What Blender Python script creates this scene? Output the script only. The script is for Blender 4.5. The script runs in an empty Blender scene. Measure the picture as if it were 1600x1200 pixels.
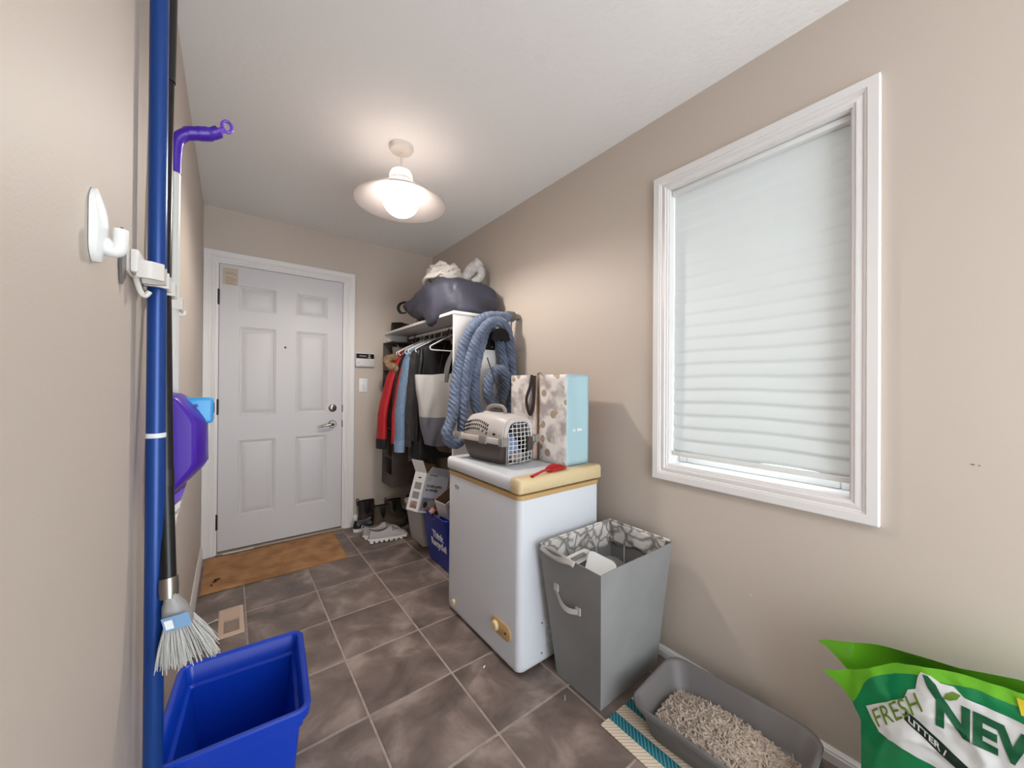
import bpy, bmesh, math, random
from math import sin, cos, pi, sqrt, atan2, radians
from mathutils import Vector, Matrix, noise

random.seed(7)
scene = bpy.context.scene
col = scene.collection

# ------------------------------------------------------------------ camera
YAW, PITCH, ROLL, EYE = 0.654, 0.0037, 0.0068, 1.2066
_f = Vector((sin(YAW) * cos(PITCH), cos(YAW) * cos(PITCH), sin(PITCH)))
_r = Vector((cos(YAW), -sin(YAW), 0))
_u = _r.cross(_f)
_r2 = _r * cos(ROLL) + _u * sin(ROLL)
_u2 = _u * cos(ROLL) - _r * sin(ROLL)
cam_data = bpy.data.cameras.new('camera')
cam_data.sensor_fit = 'HORIZONTAL'
cam_data.sensor_width = 36.0
cam_data.lens = 36.0 * 575.7 / 1600.0
cam_data.clip_start = 0.02
cam = bpy.data.objects.new('camera', cam_data)
col.objects.link(cam)
cam.matrix_world = Matrix(((_r2.x, _u2.x, -_f.x, 0), (_r2.y, _u2.y, -_f.y, 0),
                           (_r2.z, _u2.z, -_f.z, EYE), (0, 0, 0, 1)))
scene.camera = cam

# ------------------------------------------------------------------ light
world = bpy.data.worlds.new('world')
scene.world = world
world.use_nodes = True
bgn = world.node_tree.nodes['Background']
bgn.inputs['Color'].default_value = (0.86, 0.935, 1.0, 1)
bgn.inputs['Strength'].default_value = 3.55
LAMP_STRENGTH = 13.5
LAMP_POWER = 32.0
vs = scene.view_settings
vs.view_transform = 'Standard'
vs.look = 'None'
vs.gamma = 1.0
vs.use_curve_mapping = False
vs.exposure = 0.73

# room numbers (metres): camera stands at x=0, y=0
XL, XR, YB, YF, H = -0.151, 1.5565, 3.3135, -1.35, 2.4406


# ------------------------------------------------------------------ helpers
def lin(c):
    return tuple(((v / 255.0) / 12.92 if v / 255.0 <= 0.04045 else ((v / 255.0 + 0.055) / 1.055) ** 2.4) for v in c)


MATS = {}


def M(name, rgb, rough=0.5, metal=0.0, var=None, bump=None, spec=0.5, trans=0.0, emit=0.0, sheen=0.0, rgb2=None, alpha=None):
    """procedural principled material; var=(scale, amount) tints by noise, bump=(scale, strength, detail)"""
    m = bpy.data.materials.new(name)
    m.use_nodes = True
    nt = m.node_tree
    b = nt.nodes['Principled BSDF']
    c = lin(rgb)
    b.inputs['Base Color'].default_value = (*c, 1)
    b.inputs['Roughness'].default_value = rough
    b.inputs['Metallic'].default_value = metal
    b.inputs['Specular IOR Level'].default_value = spec
    if sheen:
        b.inputs['Sheen Weight'].default_value = sheen
    if emit:
        b.inputs['Emission Color'].default_value = (*c, 1)
        b.inputs['Emission Strength'].default_value = emit
    if var or bump:
        tc = nt.nodes.new('ShaderNodeNewGeometry')
    if var:
        n = nt.nodes.new('ShaderNodeTexNoise')
        n.inputs['Scale'].default_value = var[0]
        n.inputs['Detail'].default_value = 6
        nt.links.new(tc.outputs['Position'], n.inputs['Vector'])
        r = nt.nodes.new('ShaderNodeValToRGB')
        a = var[1]
        c2 = lin(rgb2) if rgb2 else tuple(min(1, x * (1 + a)) for x in c)
        c1 = c if rgb2 else tuple(x * (1 - a) for x in c)
        r.color_ramp.elements[0].position = 0.35
        r.color_ramp.elements[1].position = 0.65
        r.color_ramp.elements[0].color = (*c1, 1)
        r.color_ramp.elements[1].color = (*c2, 1)
        nt.links.new(n.outputs['Fac'], r.inputs['Fac'])
        nt.links.new(r.outputs['Color'], b.inputs['Base Color'])
    if bump:
        n = nt.nodes.new('ShaderNodeTexNoise')
        n.inputs['Scale'].default_value = bump[0]
        n.inputs['Detail'].default_value = bump[2] if len(bump) > 2 else 3
        nt.links.new(tc.outputs['Position'], n.inputs['Vector'])
        bp = nt.nodes.new('ShaderNodeBump')
        bp.inputs['Strength'].default_value = bump[1]
        bp.inputs['Distance'].default_value = 0.004
        nt.links.new(n.outputs['Fac'], bp.inputs['Height'])
        nt.links.new(bp.outputs['Normal'], b.inputs['Normal'])
    MATS[name] = m
    return m


def translucent(name, rgb, amount=0.5, trgb=None):
    m = bpy.data.materials.new(name)
    m.use_nodes = True
    nt = m.node_tree
    nt.nodes.clear()
    out = nt.nodes.new('ShaderNodeOutputMaterial')
    d = nt.nodes.new('ShaderNodeBsdfDiffuse')
    t = nt.nodes.new('ShaderNodeBsdfTranslucent')
    mx = nt.nodes.new('ShaderNodeMixShader')
    d.inputs['Color'].default_value = (*lin(rgb), 1)
    t.inputs['Color'].default_value = (*lin(trgb or rgb), 1)
    mx.inputs['Fac'].default_value = amount
    nt.links.new(d.outputs[0], mx.inputs[1])
    nt.links.new(t.outputs[0], mx.inputs[2])
    nt.links.new(mx.outputs[0], out.inputs['Surface'])
    MATS[name] = m
    return m


def V(*a):
    return Vector(a)


class MB:
    """collects geometry and links it as one mesh object"""

    def __init__(self):
        self.v, self.f, self.mi = [], [], []
        self.cur = 0

    def add(self, verts, faces, m=None):
        o = len(self.v)
        self.v += [Vector(p) for p in verts]
        self.f += [tuple(i + o for i in q) for q in faces]
        self.mi += [self.cur] * len(faces)
        return self

    def box(self, x0, x1, y0, y1, z0, z1, bev=0.0, seg=2, mat=None):
        if bev <= 0:
            p = [(x, y, z) for x in (x0, x1) for y in (y0, y1) for z in (z0, z1)]
            q = [(0, 1, 3, 2), (4, 6, 7, 5), (0, 4, 5, 1), (2, 3, 7, 6), (0, 2, 6, 4), (1, 5, 7, 3)]
            return self.add([(mat @ Vector(a)) if mat else a for a in p], q)
        bm = bmesh.new()
        bmesh.ops.create_cube(bm, size=1)
        for v in bm.verts:
            v.co = Vector((x0 + (v.co.x + .5) * (x1 - x0), y0 + (v.co.y + .5) * (y1 - y0), z0 + (v.co.z + .5) * (z1 - z0)))
        bmesh.ops.bevel(bm, geom=bm.edges[:], offset=bev, segments=seg, profile=0.5, affect='EDGES', clamp_overlap=True)
        return self.bm(bm, mat)

    def bm(self, bm, mat=None):
        bm.verts.index_update()
        self.add([(mat @ v.co) if mat else v.co.copy() for v in bm.verts], [tuple(v.index for v in f.verts) for f in bm.faces])
        bm.free()
        return self

    def turn(self, m):
        self.v = [m @ p for p in self.v]
        return self

    def loft(self, rings, closed=True, caps=(True, True), loop=False):
        n = len(rings[0])
        vs_, fs = [], []
        for r in rings:
            vs_ += r
        k = len(rings)
        for i in range(k if loop else k - 1):
            i2 = (i + 1) % k
            for j in range(n if closed else n - 1):
                j2 = (j + 1) % n
                fs.append((i * n + j, i * n + j2, i2 * n + j2, i2 * n + j))
        if closed and not loop:
            if caps[0]:
                fs.append(tuple(range(n - 1, -1, -1)))
            if caps[1]:
                fs.append(tuple((k - 1) * n + j for j in range(n)))
        return self.add(vs_, fs)

    def tube(self, path, r, seg=10, caps=True, loop=False, flat=None):
        path = [Vector(p) for p in path]
        n = len(path)
        rad = r if isinstance(r, (list, tuple)) else [r] * n
        rings = []
        up = None
        for i, p in enumerate(path):
            if loop:
                t = path[(i + 1) % n] - path[i - 1]
            else:
                t = path[min(i + 1, n - 1)] - path[max(i - 1, 0)]
            t.normalize()
            if up is None:
                up = Vector((0, 0, 1)) if abs(t.z) < .9 else Vector((1, 0, 0))
            s = t.cross(up)
            s.normalize()
            up = s.cross(t)
            up.normalize()
            fl = flat if flat else 1.0
            rings.append([p + (s * cos(2 * pi * k / seg) + up * sin(2 * pi * k / seg) * fl) * rad[i] for k in range(seg)])
        return self.loft(rings, True, (caps, caps), loop)

    def lathe(self, prof, c=(0, 0, 0), seg=32, axis='Z', closed=False):
        c = Vector(c)
        rings = []
        for r, z in prof:
            ring = []
            for k in range(seg):
                a = 2 * pi * k / seg
                p = (r * cos(a), r * sin(a), z)
                if axis == 'X':
                    p = (p[2], p[0], p[1])
                elif axis == 'Y':
                    p = (p[0], p[2], p[1])
                ring.append(c + Vector(p))
            rings.append(ring)
        return self.loft(rings, True, (not closed and prof[0][0] > 1e-6, not closed and prof[-1][0] > 1e-6), closed)

    def prism(self, pts, d):
        """closed outline (3D points) pushed along vector d"""
        d = Vector(d)
        a = [Vector(p) for p in pts]
        return self.loft([a, [p + d for p in a]])

    def grid(self, fn, nu, nv):
        vs_ = [fn(i / nu, j / nv) for j in range(nv + 1) for i in range(nu + 1)]
        fs = [(j * (nu + 1) + i, j * (nu + 1) + i + 1, (j + 1) * (nu + 1) + i + 1, (j + 1) * (nu + 1) + i) for j in range(nv) for i in range(nu)]
        return self.add(vs_, fs)

    def build(self, name, mat, parent=None, world=True, smooth=40, solid=0.0, sub=0, label=None, merge=False, recalc=True):
        me = bpy.data.meshes.new(name)
        me.from_pydata([tuple(p) for p in self.v], [], self.f)
        mats = mat if isinstance(mat, (list, tuple)) else [mat]
        for m in mats:
            me.materials.append(m)
        if len(mats) > 1:
            for p, i in zip(me.polygons, self.mi):
                p.material_index = i
        bm = bmesh.new()
        bm.from_mesh(me)
        if merge:
            bmesh.ops.remove_doubles(bm, verts=bm.verts[:], dist=1e-5)
        if recalc:
            bmesh.ops.recalc_face_normals(bm, faces=bm.faces[:])
        bm.to_mesh(me)
        bm.free()
        if smooth:
            for p in me.polygons:
                p.use_smooth = True
            me.set_sharp_from_angle(angle=radians(smooth))
        o = bpy.data.objects.new(name, me)
        col.objects.link(o)
        if solid:
            s = o.modifiers.new('thickness', 'SOLIDIFY')
            s.thickness = solid
            s.offset = 0
        if sub:
            s = o.modifiers.new('smooth', 'SUBSURF')
            s.levels = s.render_levels = sub
        if parent:
            put(o, parent, world)
        if label:
            o['label'] = label
        return o


def W(o):
    m = o.matrix_basis.copy()
    if o.parent:
        m = W(o.parent) @ o.matrix_parent_inverse @ m
    return m


def put(o, parent, world=True):
    o.parent = parent
    if world:
        o.matrix_parent_inverse = W(parent).inverted()


def tag(o, label=None, cat=None, group=None, kind=None):
    if label:
        o['label'] = label
    if cat:
        o['category'] = cat
    if group:
        o['group'] = group
    if kind:
        o['kind'] = kind
    return o


def thing(name, label, cat, loc=(0, 0, 0), rot=(0, 0, 0), group=None, kind=None):
    o = bpy.data.objects.new(name, None)
    o.empty_display_size = 0.05
    col.objects.link(o)
    o.location = loc
    o.rotation_euler = rot
    return tag(o, label, cat, group, kind)


def dup(root, loc=None, rot=None, label=None):
    r = root.copy()
    col.objects.link(r)
    if loc is not None:
        r.location = loc
    if rot is not None:
        r.rotation_euler = rot
    if label:
        r['label'] = label

    def rec(src, dst):
        for ch in list(src.children):
            c = ch.copy()
            col.objects.link(c)
            c.parent = dst
            rec(ch, c)
    rec(root, r)
    return r


def spline(pts, n=8):
    """Catmull-Rom through points"""
    P = [Vector(p) for p in pts]
    out = []
    for i in range(len(P) - 1):
        p0 = P[max(i - 1, 0)]
        p1, p2 = P[i], P[i + 1]
        p3 = P[min(i + 2, len(P) - 1)]
        for k in range(n):
            t = k / n
            out.append(0.5 * ((2 * p1) + (p2 - p0) * t + (2 * p0 - 5 * p1 + 4 * p2 - p3) * t * t + (3 * p1 - p0 - 3 * p2 + p3) * t ** 3))
    out.append(P[-1])
    return out


def rrect(x0, x1, y0, y1, z, r, seg=5):
    """rounded rectangle ring in plan"""
    out = []
    for cx, cy, a0 in ((x1 - r, y1 - r, 0), (x0 + r, y1 - r, pi / 2), (x0 + r, y0 + r, pi), (x1 - r, y0 + r, 3 * pi / 2)):
        for k in range(seg + 1):
            a = a0 + pi / 2 * k / seg
            out.append(Vector((cx + r * cos(a), cy + r * sin(a), z)))
    return out


def lettering(body, size, mapf, name, mat, parent, depth=0.0006, bold=0.0, align='LEFT', spacing=1.0, res=3, world=True, label=None, fine=0.0):
    """flat raised letters; mapf(u, v, w) sends text coordinates to the place they stand"""
    cu = bpy.data.curves.new(name, 'FONT')
    cu.body = body
    cu.size = size
    cu.extrude = depth
    cu.offset = bold
    cu.align_x = align
    cu.space_character = spacing
    cu.resolution_u = res
    o = bpy.data.objects.new(name, cu)
    col.objects.link(o)
    dg = bpy.context.evaluated_depsgraph_get()
    me = bpy.data.meshes.new_from_object(o.evaluated_get(dg))
    bpy.data.objects.remove(o)
    bpy.data.curves.remove(cu)
    if fine:
        bm = bmesh.new()
        bm.from_mesh(me)
        bmesh.ops.triangulate(bm, faces=bm.faces[:])
        for _ in range(4):
            bmesh.ops.subdivide_edges(bm, edges=[e for e in bm.edges if e.calc_length() > fine], cuts=1)
            bmesh.ops.triangulate(bm, faces=bm.faces[:])
        bm.to_mesh(me)
        bm.free()
    for v in me.vertices:
        v.co = mapf(v.co.x, v.co.y, v.co.z)
    me.name = name
    me.materials.clear()
    me.materials.append(mat)
    ob = bpy.data.objects.new(name, me)
    col.objects.link(ob)
    put(ob, parent, world)
    if label:
        ob['label'] = label
    return ob


def wob(p, s=8.0, a=0.01):
    q = Vector(p) * s
    return Vector(p) + Vector((noise.noise(q), noise.noise(q + Vector((31, 7, 3))), noise.noise(q + Vector((5, 19, 43))))) * a


# ------------------------------------------------------------------ materials
WALL = M('wall_paint', (196, 183, 171), 0.55, bump=(260, 0.06, 2), spec=0.35)
CEIL = M('ceiling_texture', (240, 237, 234), 0.9, bump=(42, 0.55, 6), spec=0.2)
TRIM = M('white_trim_paint', (226, 222, 220), 0.38)
DOORW = M('door_paint', (203, 200, 200), 0.42)
WHITE = M('white_plastic', (226, 226, 224), 0.35)
OFFW = M('offwhite_plastic', (204, 198, 190), 0.4)
CHROME = M('satin_nickel', (150, 143, 136), 0.28, 0.95)
DARKMETAL = M('dark_metal', (60, 54, 50), 0.4, 0.8)
BLACK = M('black_plastic', (22, 21, 21), 0.35)
BLACKCLOTH = M('black_cloth', (24, 22, 24), 0.85, var=(40, .3), bump=(120, .3))
DARKBROWN = M('dark_brown_rubber', (38, 28, 24), 0.4)
GROUT = M('grout', (164, 150, 141), 0.9, var=(30, .12), bump=(300, .3))


def tile_material():
    m = bpy.data.materials.new('slate_look_tile')
    m.use_nodes = True
    nt = m.node_tree
    b = nt.nodes['Principled BSDF']
    g = nt.nodes.new('ShaderNodeNewGeometry')
    oi = nt.nodes.new('ShaderNodeObjectInfo')
    add = nt.nodes.new('ShaderNodeVectorMath')
    add.operation = 'ADD'
    sc = nt.nodes.new('ShaderNodeVectorMath')
    sc.operation = 'SCALE'
    sc.inputs['Scale'].default_value = 17.0
    comb = nt.nodes.new('ShaderNodeCombineXYZ')
    nt.links.new(oi.outputs['Random'], comb.inputs[0])
    nt.links.new(oi.outputs['Random'], comb.inputs[1])
    nt.links.new(comb.outputs[0], sc.inputs[0])
    nt.links.new(g.outputs['Position'], add.inputs[0])
    nt.links.new(sc.outputs[0], add.inputs[1])
    n = nt.nodes.new('ShaderNodeTexNoise')
    n.inputs['Scale'].default_value = 5.5
    n.inputs['Detail'].default_value = 5
    n.inputs['Roughness'].default_value = 0.55
    n.inputs['Distortion'].default_value = 0.5
    nt.links.new(add.outputs[0], n.inputs['Vector'])
    r = nt.nodes.new('ShaderNodeValToRGB')
    e = r.color_ramp.elements
    e[0].position, e[0].color = 0.33, (*lin((90, 78, 72)), 1)
    e[1].position, e[1].color = 0.78, (*lin((174, 157, 147)), 1)
    k = e.new(0.52)
    k.color = (*lin((118, 103, 95)), 1)
    nt.links.new(n.outputs['Fac'], r.inputs['Fac'])
    nt.links.new(r.outputs['Color'], b.inputs['Base Color'])
    b.inputs['Roughness'].default_value = 0.42
    bp = nt.nodes.new('ShaderNodeBump')
    bp.inputs['Strength'].default_value = 0.25
    bp.inputs['Distance'].default_value = 0.004
    n2 = nt.nodes.new('ShaderNodeTexNoise')
    n2.inputs['Scale'].default_value = 28
    n2.inputs['Detail'].default_value = 6
    nt.links.new(g.outputs['Position'], n2.inputs['Vector'])
    nt.links.new(n2.outputs['Fac'], bp.inputs['Height'])
    nt.links.new(bp.outputs['Normal'], b.inputs['Normal'])
    return m


TILE = tile_material()

# ------------------------------------------------------------------ room shell
SX, SY, TX, TY = 0.3367, 0.3395, 0.0765, 1.3793
fl = MB().box(XL - .1, XR + .1, YF, YB + .1, -0.12, -0.0018).build('floor', GROUT, smooth=0)
tag(fl, 'dark slate-look ceramic tile floor with pale grout', None, None, 'structure')
tile_full = None
G = 0.0075
for i in range(-1, 5):
    for j in range(-9, 6):
        x0, x1 = TX + i * SX + G / 2, TX + (i + 1) * SX - G / 2
        y0, y1 = TY + j * SY + G / 2, TY + (j + 1) * SY - G / 2
        cx0, cx1, cy0, cy1 = max(x0, XL), min(x1, XR), max(y0, YF), min(y1, YB)
        if cx1 - cx0 < .01 or cy1 - cy0 < .01:
            continue
        full = (cx0, cx1, cy0, cy1) == (x0, x1, y0, y1)
        if full and tile_full:
            o = bpy.data.objects.new('tile', tile_full)
            col.objects.link(o)
            put(o, fl)
        else:
            hx, hy = (cx1 - cx0) / 2, (cy1 - cy0) / 2
            o = MB().box(-hx, hx, -hy, hy, -0.008, 0.0, 0.0018, 1).build('tile', TILE, fl, smooth=30)
            if full:
                tile_full = o.data
        o.location = ((cx0 + cx1) / 2, (cy0 + cy1) / 2, 0)

ce = MB().box(XL - .1, XR + .1, YF - .1, YB + .1, H, H + .1).build('ceiling', CEIL, smooth=0)
tag(ce, 'white textured ceiling', None, None, 'structure')
wl = MB().box(XL - .1, XL, YF - .1, YB, 0, H).build('wall_left', WALL, smooth=0)
tag(wl, 'beige painted wall behind the broom rack', None, None, 'structure')
# window opening in the right wall
WY0, WY1, WZ0, WZ1 = 0.262, 0.890, 0.848, 2.095
wr = MB()
for (a, b, c, d) in ((YF - .1, WY0, 0, H), (WY1, YB, 0, H), (WY0, WY1, 0, WZ0), (WY0, WY1, WZ1, H)):
    wr.box(XR, XR + .14, a, b, c, d)
wr = wr.build('wall_right', WALL, smooth=0, merge=True)
tag(wr, 'beige painted wall with the shaded window', None, None, 'structure')
SCUFF = M('wall_scuff', (120, 106, 96), .8)
CHIP = M('wall_chip', (226, 220, 212), .8)
for (y, z, a, b) in ((.032, 1.006, .005, .0025), (.021, 1.005, .003, .0020)):
    MB().prism([(XR - .0006, y - a, z), (XR - .0006, y, z - b), (XR - .0006, y + a, z), (XR - .0006, y, z + b)], (.0005, 0, 0)).build('scuff_mark', SCUFF, wr, smooth=0)
MB().prism([(XR - .0006, .555, .426), (XR - .0006, .547, .423), (XR - .0006, .549, .429)], (.0005, 0, 0)).build('paint_chip', CHIP, wr, smooth=0)
# back wall with door opening
DX0, DX1, DZ0, DZ1 = -0.0615, 0.748, 0.022, 2.052
wb = MB()
for (a, b, c, d) in ((XL - .1, DX0 - .02, 0, H), (DX1 + .02, XR + .14, 0, H), (DX0 - .02, DX1 + .02, DZ1 + .02, H)):
    wb.box(a, b, YB, YB + .14, c, d)
wb = wb.build('wall_back', WALL, smooth=0)
tag(wb, 'beige painted end wall around the entry door', None, None, 'structure')
# wall behind the camera with a wide opening to the house
wf = MB()
for (a, b, c, d) in ((XL, -.05, 0, H), (1.48, XR, 0, H), (-.05, 1.48, 2.30, H)):
    wf.box(a, b, YF - .1, YF, c, d)
wf = wf.build('wall_front', WALL, smooth=0)
tag(wf, 'beige wall with wide opening to the hallway', None, None, 'structure')


def moulding(name, pts, prof, mat, parent=None, kind=None):
    """straight moulding: loft the profile ring between two given cross-sections"""
    return MB().loft(pts).build(name, mat, parent, smooth=35)


def baseboard(name, a, b, nrm, k=1.0):
    """colonial baseboard from a to b, nrm points into the room"""
    prof = [(0, 0), (.014, 0), (.014, .055), (.011, .062), (.011, .072), (.006, .082), (.004, .09), (0, .09)]
    n = Vector(nrm)
    r = [[Vector(p) + n * d + Vector((0, 0, z * k)) for d, z in prof] for p in (a, b)]
    o = MB().loft(r).build(name, TRIM, smooth=35)
    return tag(o, kind='structure')


tag(baseboard('baseboard_left', (XL, YF, 0), (XL, YB - .02, 0), (1, 0, 0)), 'white baseboard along the left wall')
tag(baseboard('baseboard_right', (XR, YF, 0), (XR, YB, 0), (-1, 0, 0), .5), 'white baseboard along the window wall')
tag(baseboard('baseboard_back', (.842, YB, 0), (XR, YB, 0), (0, -1, 0)), 'white baseboard on the end wall by the boots')

# casing profile: distance inwards from outer edge, height off the wall
CAS = [(0, 0), (0, .020), (.004, .022), (.034, .022), (.036, .0185), (.042, .0185), (.047, .014), (.056, .0165),
       (.066, .0165), (.070, .0125), (.078, .0115), (.080, 0)]


def casing(parent, corners, inward, nrm, mat=TRIM, open_bottom=False, w=0.08):
    """mitred frame; corners in order round the frame, inward: list of unit vectors per side towards the opening"""
    n = len(corners)
    sides = range(n - 1) if open_bottom else range(n)
    k = w / 0.08
    for i in sides:
        a, b = Vector(corners[i]), Vector(corners[(i + 1) % n])
        t = (b - a).normalized()
        iw = Vector(inward[i])
        m0 = 0 if open_bottom and i == 0 else 1
        m1 = 0 if open_bottom and i == n - 2 else 1
        r0 = [a + iw * d * k + Vector(nrm) * h + t * d * k * m0 for d, h in CAS]
        r1 = [b + iw * d * k + Vector(nrm) * h - t * d * k * m1 for d, h in CAS]
        MB().loft([r0, r1]).build('casing', mat, parent, smooth=25)


# window
win = thing('window_1', 'white framed window in the right wall', None, (XR, .576, .79), kind='structure')
casing(win, [(XR, .2047, .7908), (XR, .2047, 2.1518), (XR, .9472, 2.1518), (XR, .9472, .7908)],
       [(0, 1, 0), (0, 0, -1), (0, -1, 0), (0, 0, 1)], (-1, 0, 0), w=.066)
MB().box(XR - .004, XR + .12, WY0, WY0 + .012, WZ0, WZ1).build('jamb', TRIM, win)
MB().box(XR - .004, XR + .12, WY1 - .012, WY1, WZ0, WZ1).build('jamb', TRIM, win)
MB().box(XR - .004, XR + .12, WY0 + .012, WY1 - .012, WZ1 - .012, WZ1).build('jamb', TRIM, win)
MB().box(XR - .004, XR + .12, WY0 + .012, WY1 - .012, WZ0, WZ0 + .014).build('sill', TRIM, win)
sash = MB()
for a, b, c, d in ((WY0 + .012, WY0 + .05, WZ0 + .014, WZ1 - .012), (WY1 - .05, WY1 - .012, WZ0 + .014, WZ1 - .012),
                   (WY0 + .05, WY1 - .05, WZ0 + .014, WZ0 + .055), (WY0 + .05, WY1 - .05, WZ1 - .055, WZ1 - .012)):
    sash.box(XR + .085, XR + .115, a, b, c, d, .003, 1)
sash.build('sash', WHITE, win)
gl = bpy.data.materials.new('window_glass')
gl.use_nodes = True
nt = gl.node_tree
nt.nodes.clear()
_o = nt.nodes.new('ShaderNodeOutputMaterial')
_t = nt.nodes.new('ShaderNodeBsdfTransparent')
_g = nt.nodes.new('ShaderNodeBsdfGlossy')
_g.inputs['Roughness'].default_value = 0.02
_m = nt.nodes.new('ShaderNodeMixShader')
_m.inputs['Fac'].default_value = 0.06
nt.links.new(_t.outputs[0], _m.inputs[1])
nt.links.new(_g.outputs[0], _m.inputs[2])
nt.links.new(_m.outputs[0], _o.inputs['Surface'])
MB().box(XR + .098, XR + .102, WY0 + .05, WY1 - .05, WZ0 + .055, WZ1 - .055).build('pane', gl, win, smooth=0)

# pleated shade
SHADE = translucent('shade_fabric', (220, 225, 224), 0.024)
sh = thing('window_shade', 'white pleated fabric shade lowered over the window', 'window shade', (XR + .045, .576, 2.08))
y0, y1, zt, zb = WY0 + .014, WY1 - .014, 2.064, .916
NP = 21


def shade_pt(u, v):
    z = zt + (zb - zt) * v
    ph = v * NP
    amp = .0028 + .0085 * max(0, (v - .35) / .65) ** 1.2
    tri = (ph % 1.0)
    sag = (1 - (1 - tri) ** 2) if tri < .8 else (1 - .04) * (1 - (tri - .8) / .2)
    y = y0 + (y1 - y0) * u
    zz = z - .004 * sin(u * 7 + v * 9) * v
    return Vector((XR + .040 - amp * sag + .003 * noise.noise(Vector((u * 2.5, v * 9, 1))), y, zz))


MB().grid(shade_pt, 24, NP * 10).build('pleated_fabric', SHADE, sh, smooth=70)
MB().box(XR + .012, XR + .055, y0, y1, 2.062, 2.082, .003, 2).build('head_rail', WHITE, sh)
MB().box(XR + .024, XR + .052, y0 + .002, y1 - .002, .898, .918, .004, 2).build('bottom_rail', WHITE, sh)

# entry door
door = thing('door_1', 'white six panel steel entry door', None, (.343, YB, 0), kind='structure')
FY = YB - .002      # slab face
xs = [DX0, .053, .277, .411, .633, DX1]
zs = [DZ0, .252, .794, .975, 1.617, 1.738, 1.913, DZ1]
sl = MB()
for i in range(5):
    for j in range(7):
        if i in (1, 3) and j in (1, 3, 5):
            continue
        sl.add([(xs[i], FY, zs[j]), (xs[i + 1], FY, zs[j]), (xs[i + 1], FY, zs[j + 1]), (xs[i], FY, zs[j + 1])], [(0, 1, 2, 3)])
sl.add([(DX0, FY, DZ0), (DX1, FY, DZ0), (DX1, FY, DZ1), (DX0, FY, DZ1), (DX0, FY + .04, DZ0), (DX1, FY + .04, DZ0), (DX1, FY + .04, DZ1), (DX0, FY + .04, DZ1)],
       [(0, 4, 5, 1), (1, 5, 6, 2), (2, 6, 7, 3), (3, 7, 4, 0), (4, 7, 6, 5)])
sl.build('slab', DOORW, door, smooth=30, merge=True)
for i in (1, 3):
    for j in (1, 3, 5):
        rings = []
        for d, h in ((0, 0), (.003, .006), (.010, .0065), (.013, .013), (.017, .014), (.044, .004), (.050, .003)):
            rings.append([V(xs[i] + d, FY + h, zs[j] + d), V(xs[i + 1] - d, FY + h, zs[j] + d),
                          V(xs[i + 1] - d, FY + h, zs[j + 1] - d), V(xs[i] + d, FY + h, zs[j + 1] - d)])
        MB().loft(rings, True, (False, True)).build('raised_panel', DOORW, door, smooth=20)
# jamb and stop
jm = MB()
jm.box(DX0 - .02, DX0 - .003, YB - .004, YB + .12, 0, DZ1 + .02)
jm.box(DX1 + .003, DX1 + .02, YB - .004, YB + .12, 0, DZ1 + .02)
jm.box(DX0 - .003, DX1 + .003, YB - .004, YB + .12, DZ1 + .003, DZ1 + .02)
jm.build('jamb', TRIM, door, smooth=0)
MB().box(DX0 - .02, DX1 + .02, YB + .045, YB + .05, 0, DZ1 + .02).build('dark_gap_sheet', BLACK, door, smooth=0)  # black sheet behind the slab; paints the shade in the gap below it
THR = M('threshold_metal', (176, 158, 140), 0.45, 0.3)
MB().box(DX0 - .003, DX1 + .003, YB - .03, YB + .1, 0, .014, .003, 1).build('threshold', THR, door)
MB().box(DX0 + .03, DX0 + .21, YB - .0305, YB - .0298, .003, .012).build('sticker', WHITE, door, smooth=0)
for z in (1.817, 1.041, .231):
    h = MB()
    h.lathe([(.0065, -.05), (.0065, .05)], (DX0 - .004, FY - .006, z), 12)
    h.lathe([(.0, -.056), (.005, -.054), (.0065, -.05)], (DX0 - .004, FY - .006, z), 12)
    h.lathe([(.0065, .05), (.005, .054), (.0, .056)], (DX0 - .004, FY - .006, z), 12)
    h.box(DX0 - .019, DX0 + .002, FY - .003, FY + .001, z - .05, z + .05)
    h.build('hinge', DARKMETAL, door)
db = MB().lathe([(0, -.016), (.024, -.016), (.029, -.012), (.031, -.003), (.031, .002)], (.675, FY, 1.010), 28, 'Y').build('deadbolt', CHROME, door)
MB().box(.671, .679, FY - .019, FY - .015, .996, 1.024, .002, 1).build('keyway', DARKMETAL, db)
rs = MB().lathe([(0, -.012), (.026, -.012), (.031, -.006), (.032, .002)], (.675, FY, .878), 28, 'Y').build('lever_rosette', CHROME, door)
MB().tube(spline([(.675, FY - .008, .878), (.675, FY - .035, .878), (.665, FY - .05, .878), (.63, FY - .052, .876), (.585, FY - .048, .866), (.565, FY - .046, .862)], 6),
          [.011] * 8 + [.0105] * 8 + [.0095] * 8 + [.008] * 7, 12).build('lever_handle', CHROME, rs)
for z in (1.005, .878):
    MB().box(DX1 - .001, DX1 + .006, FY - .004, FY + .01, z - .03, z + .03, .002, 1).build('strike_plate', DARKMETAL, door)
MB().lathe([(0, -.003), (.006, -.003), (.008, 0), (.008, .002)], (.339, FY, 1.486), 16, 'Y').build('peephole', DARKMETAL, door)
NOTE = M('faded_paper', (196, 180, 160), 0.8)
nt_ = MB().box(-.045, .043, FY - .0012, FY - .0002, 1.909, 2.03).build('paper_notice', NOTE, door, smooth=0)
INKF = M('faded_print', (160, 143, 126), 0.8)
tx = MB()
for k in range(8):
    z = 2.0 - k * .0115
    if k == 2:
        continue
    tx.box(-.030, -.030 + (.062 if k % 3 else .045), FY - .0016, FY - .0013, z - .0045, z)
tx.build('printed_lines', INKF, nt_, smooth=0)

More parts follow.
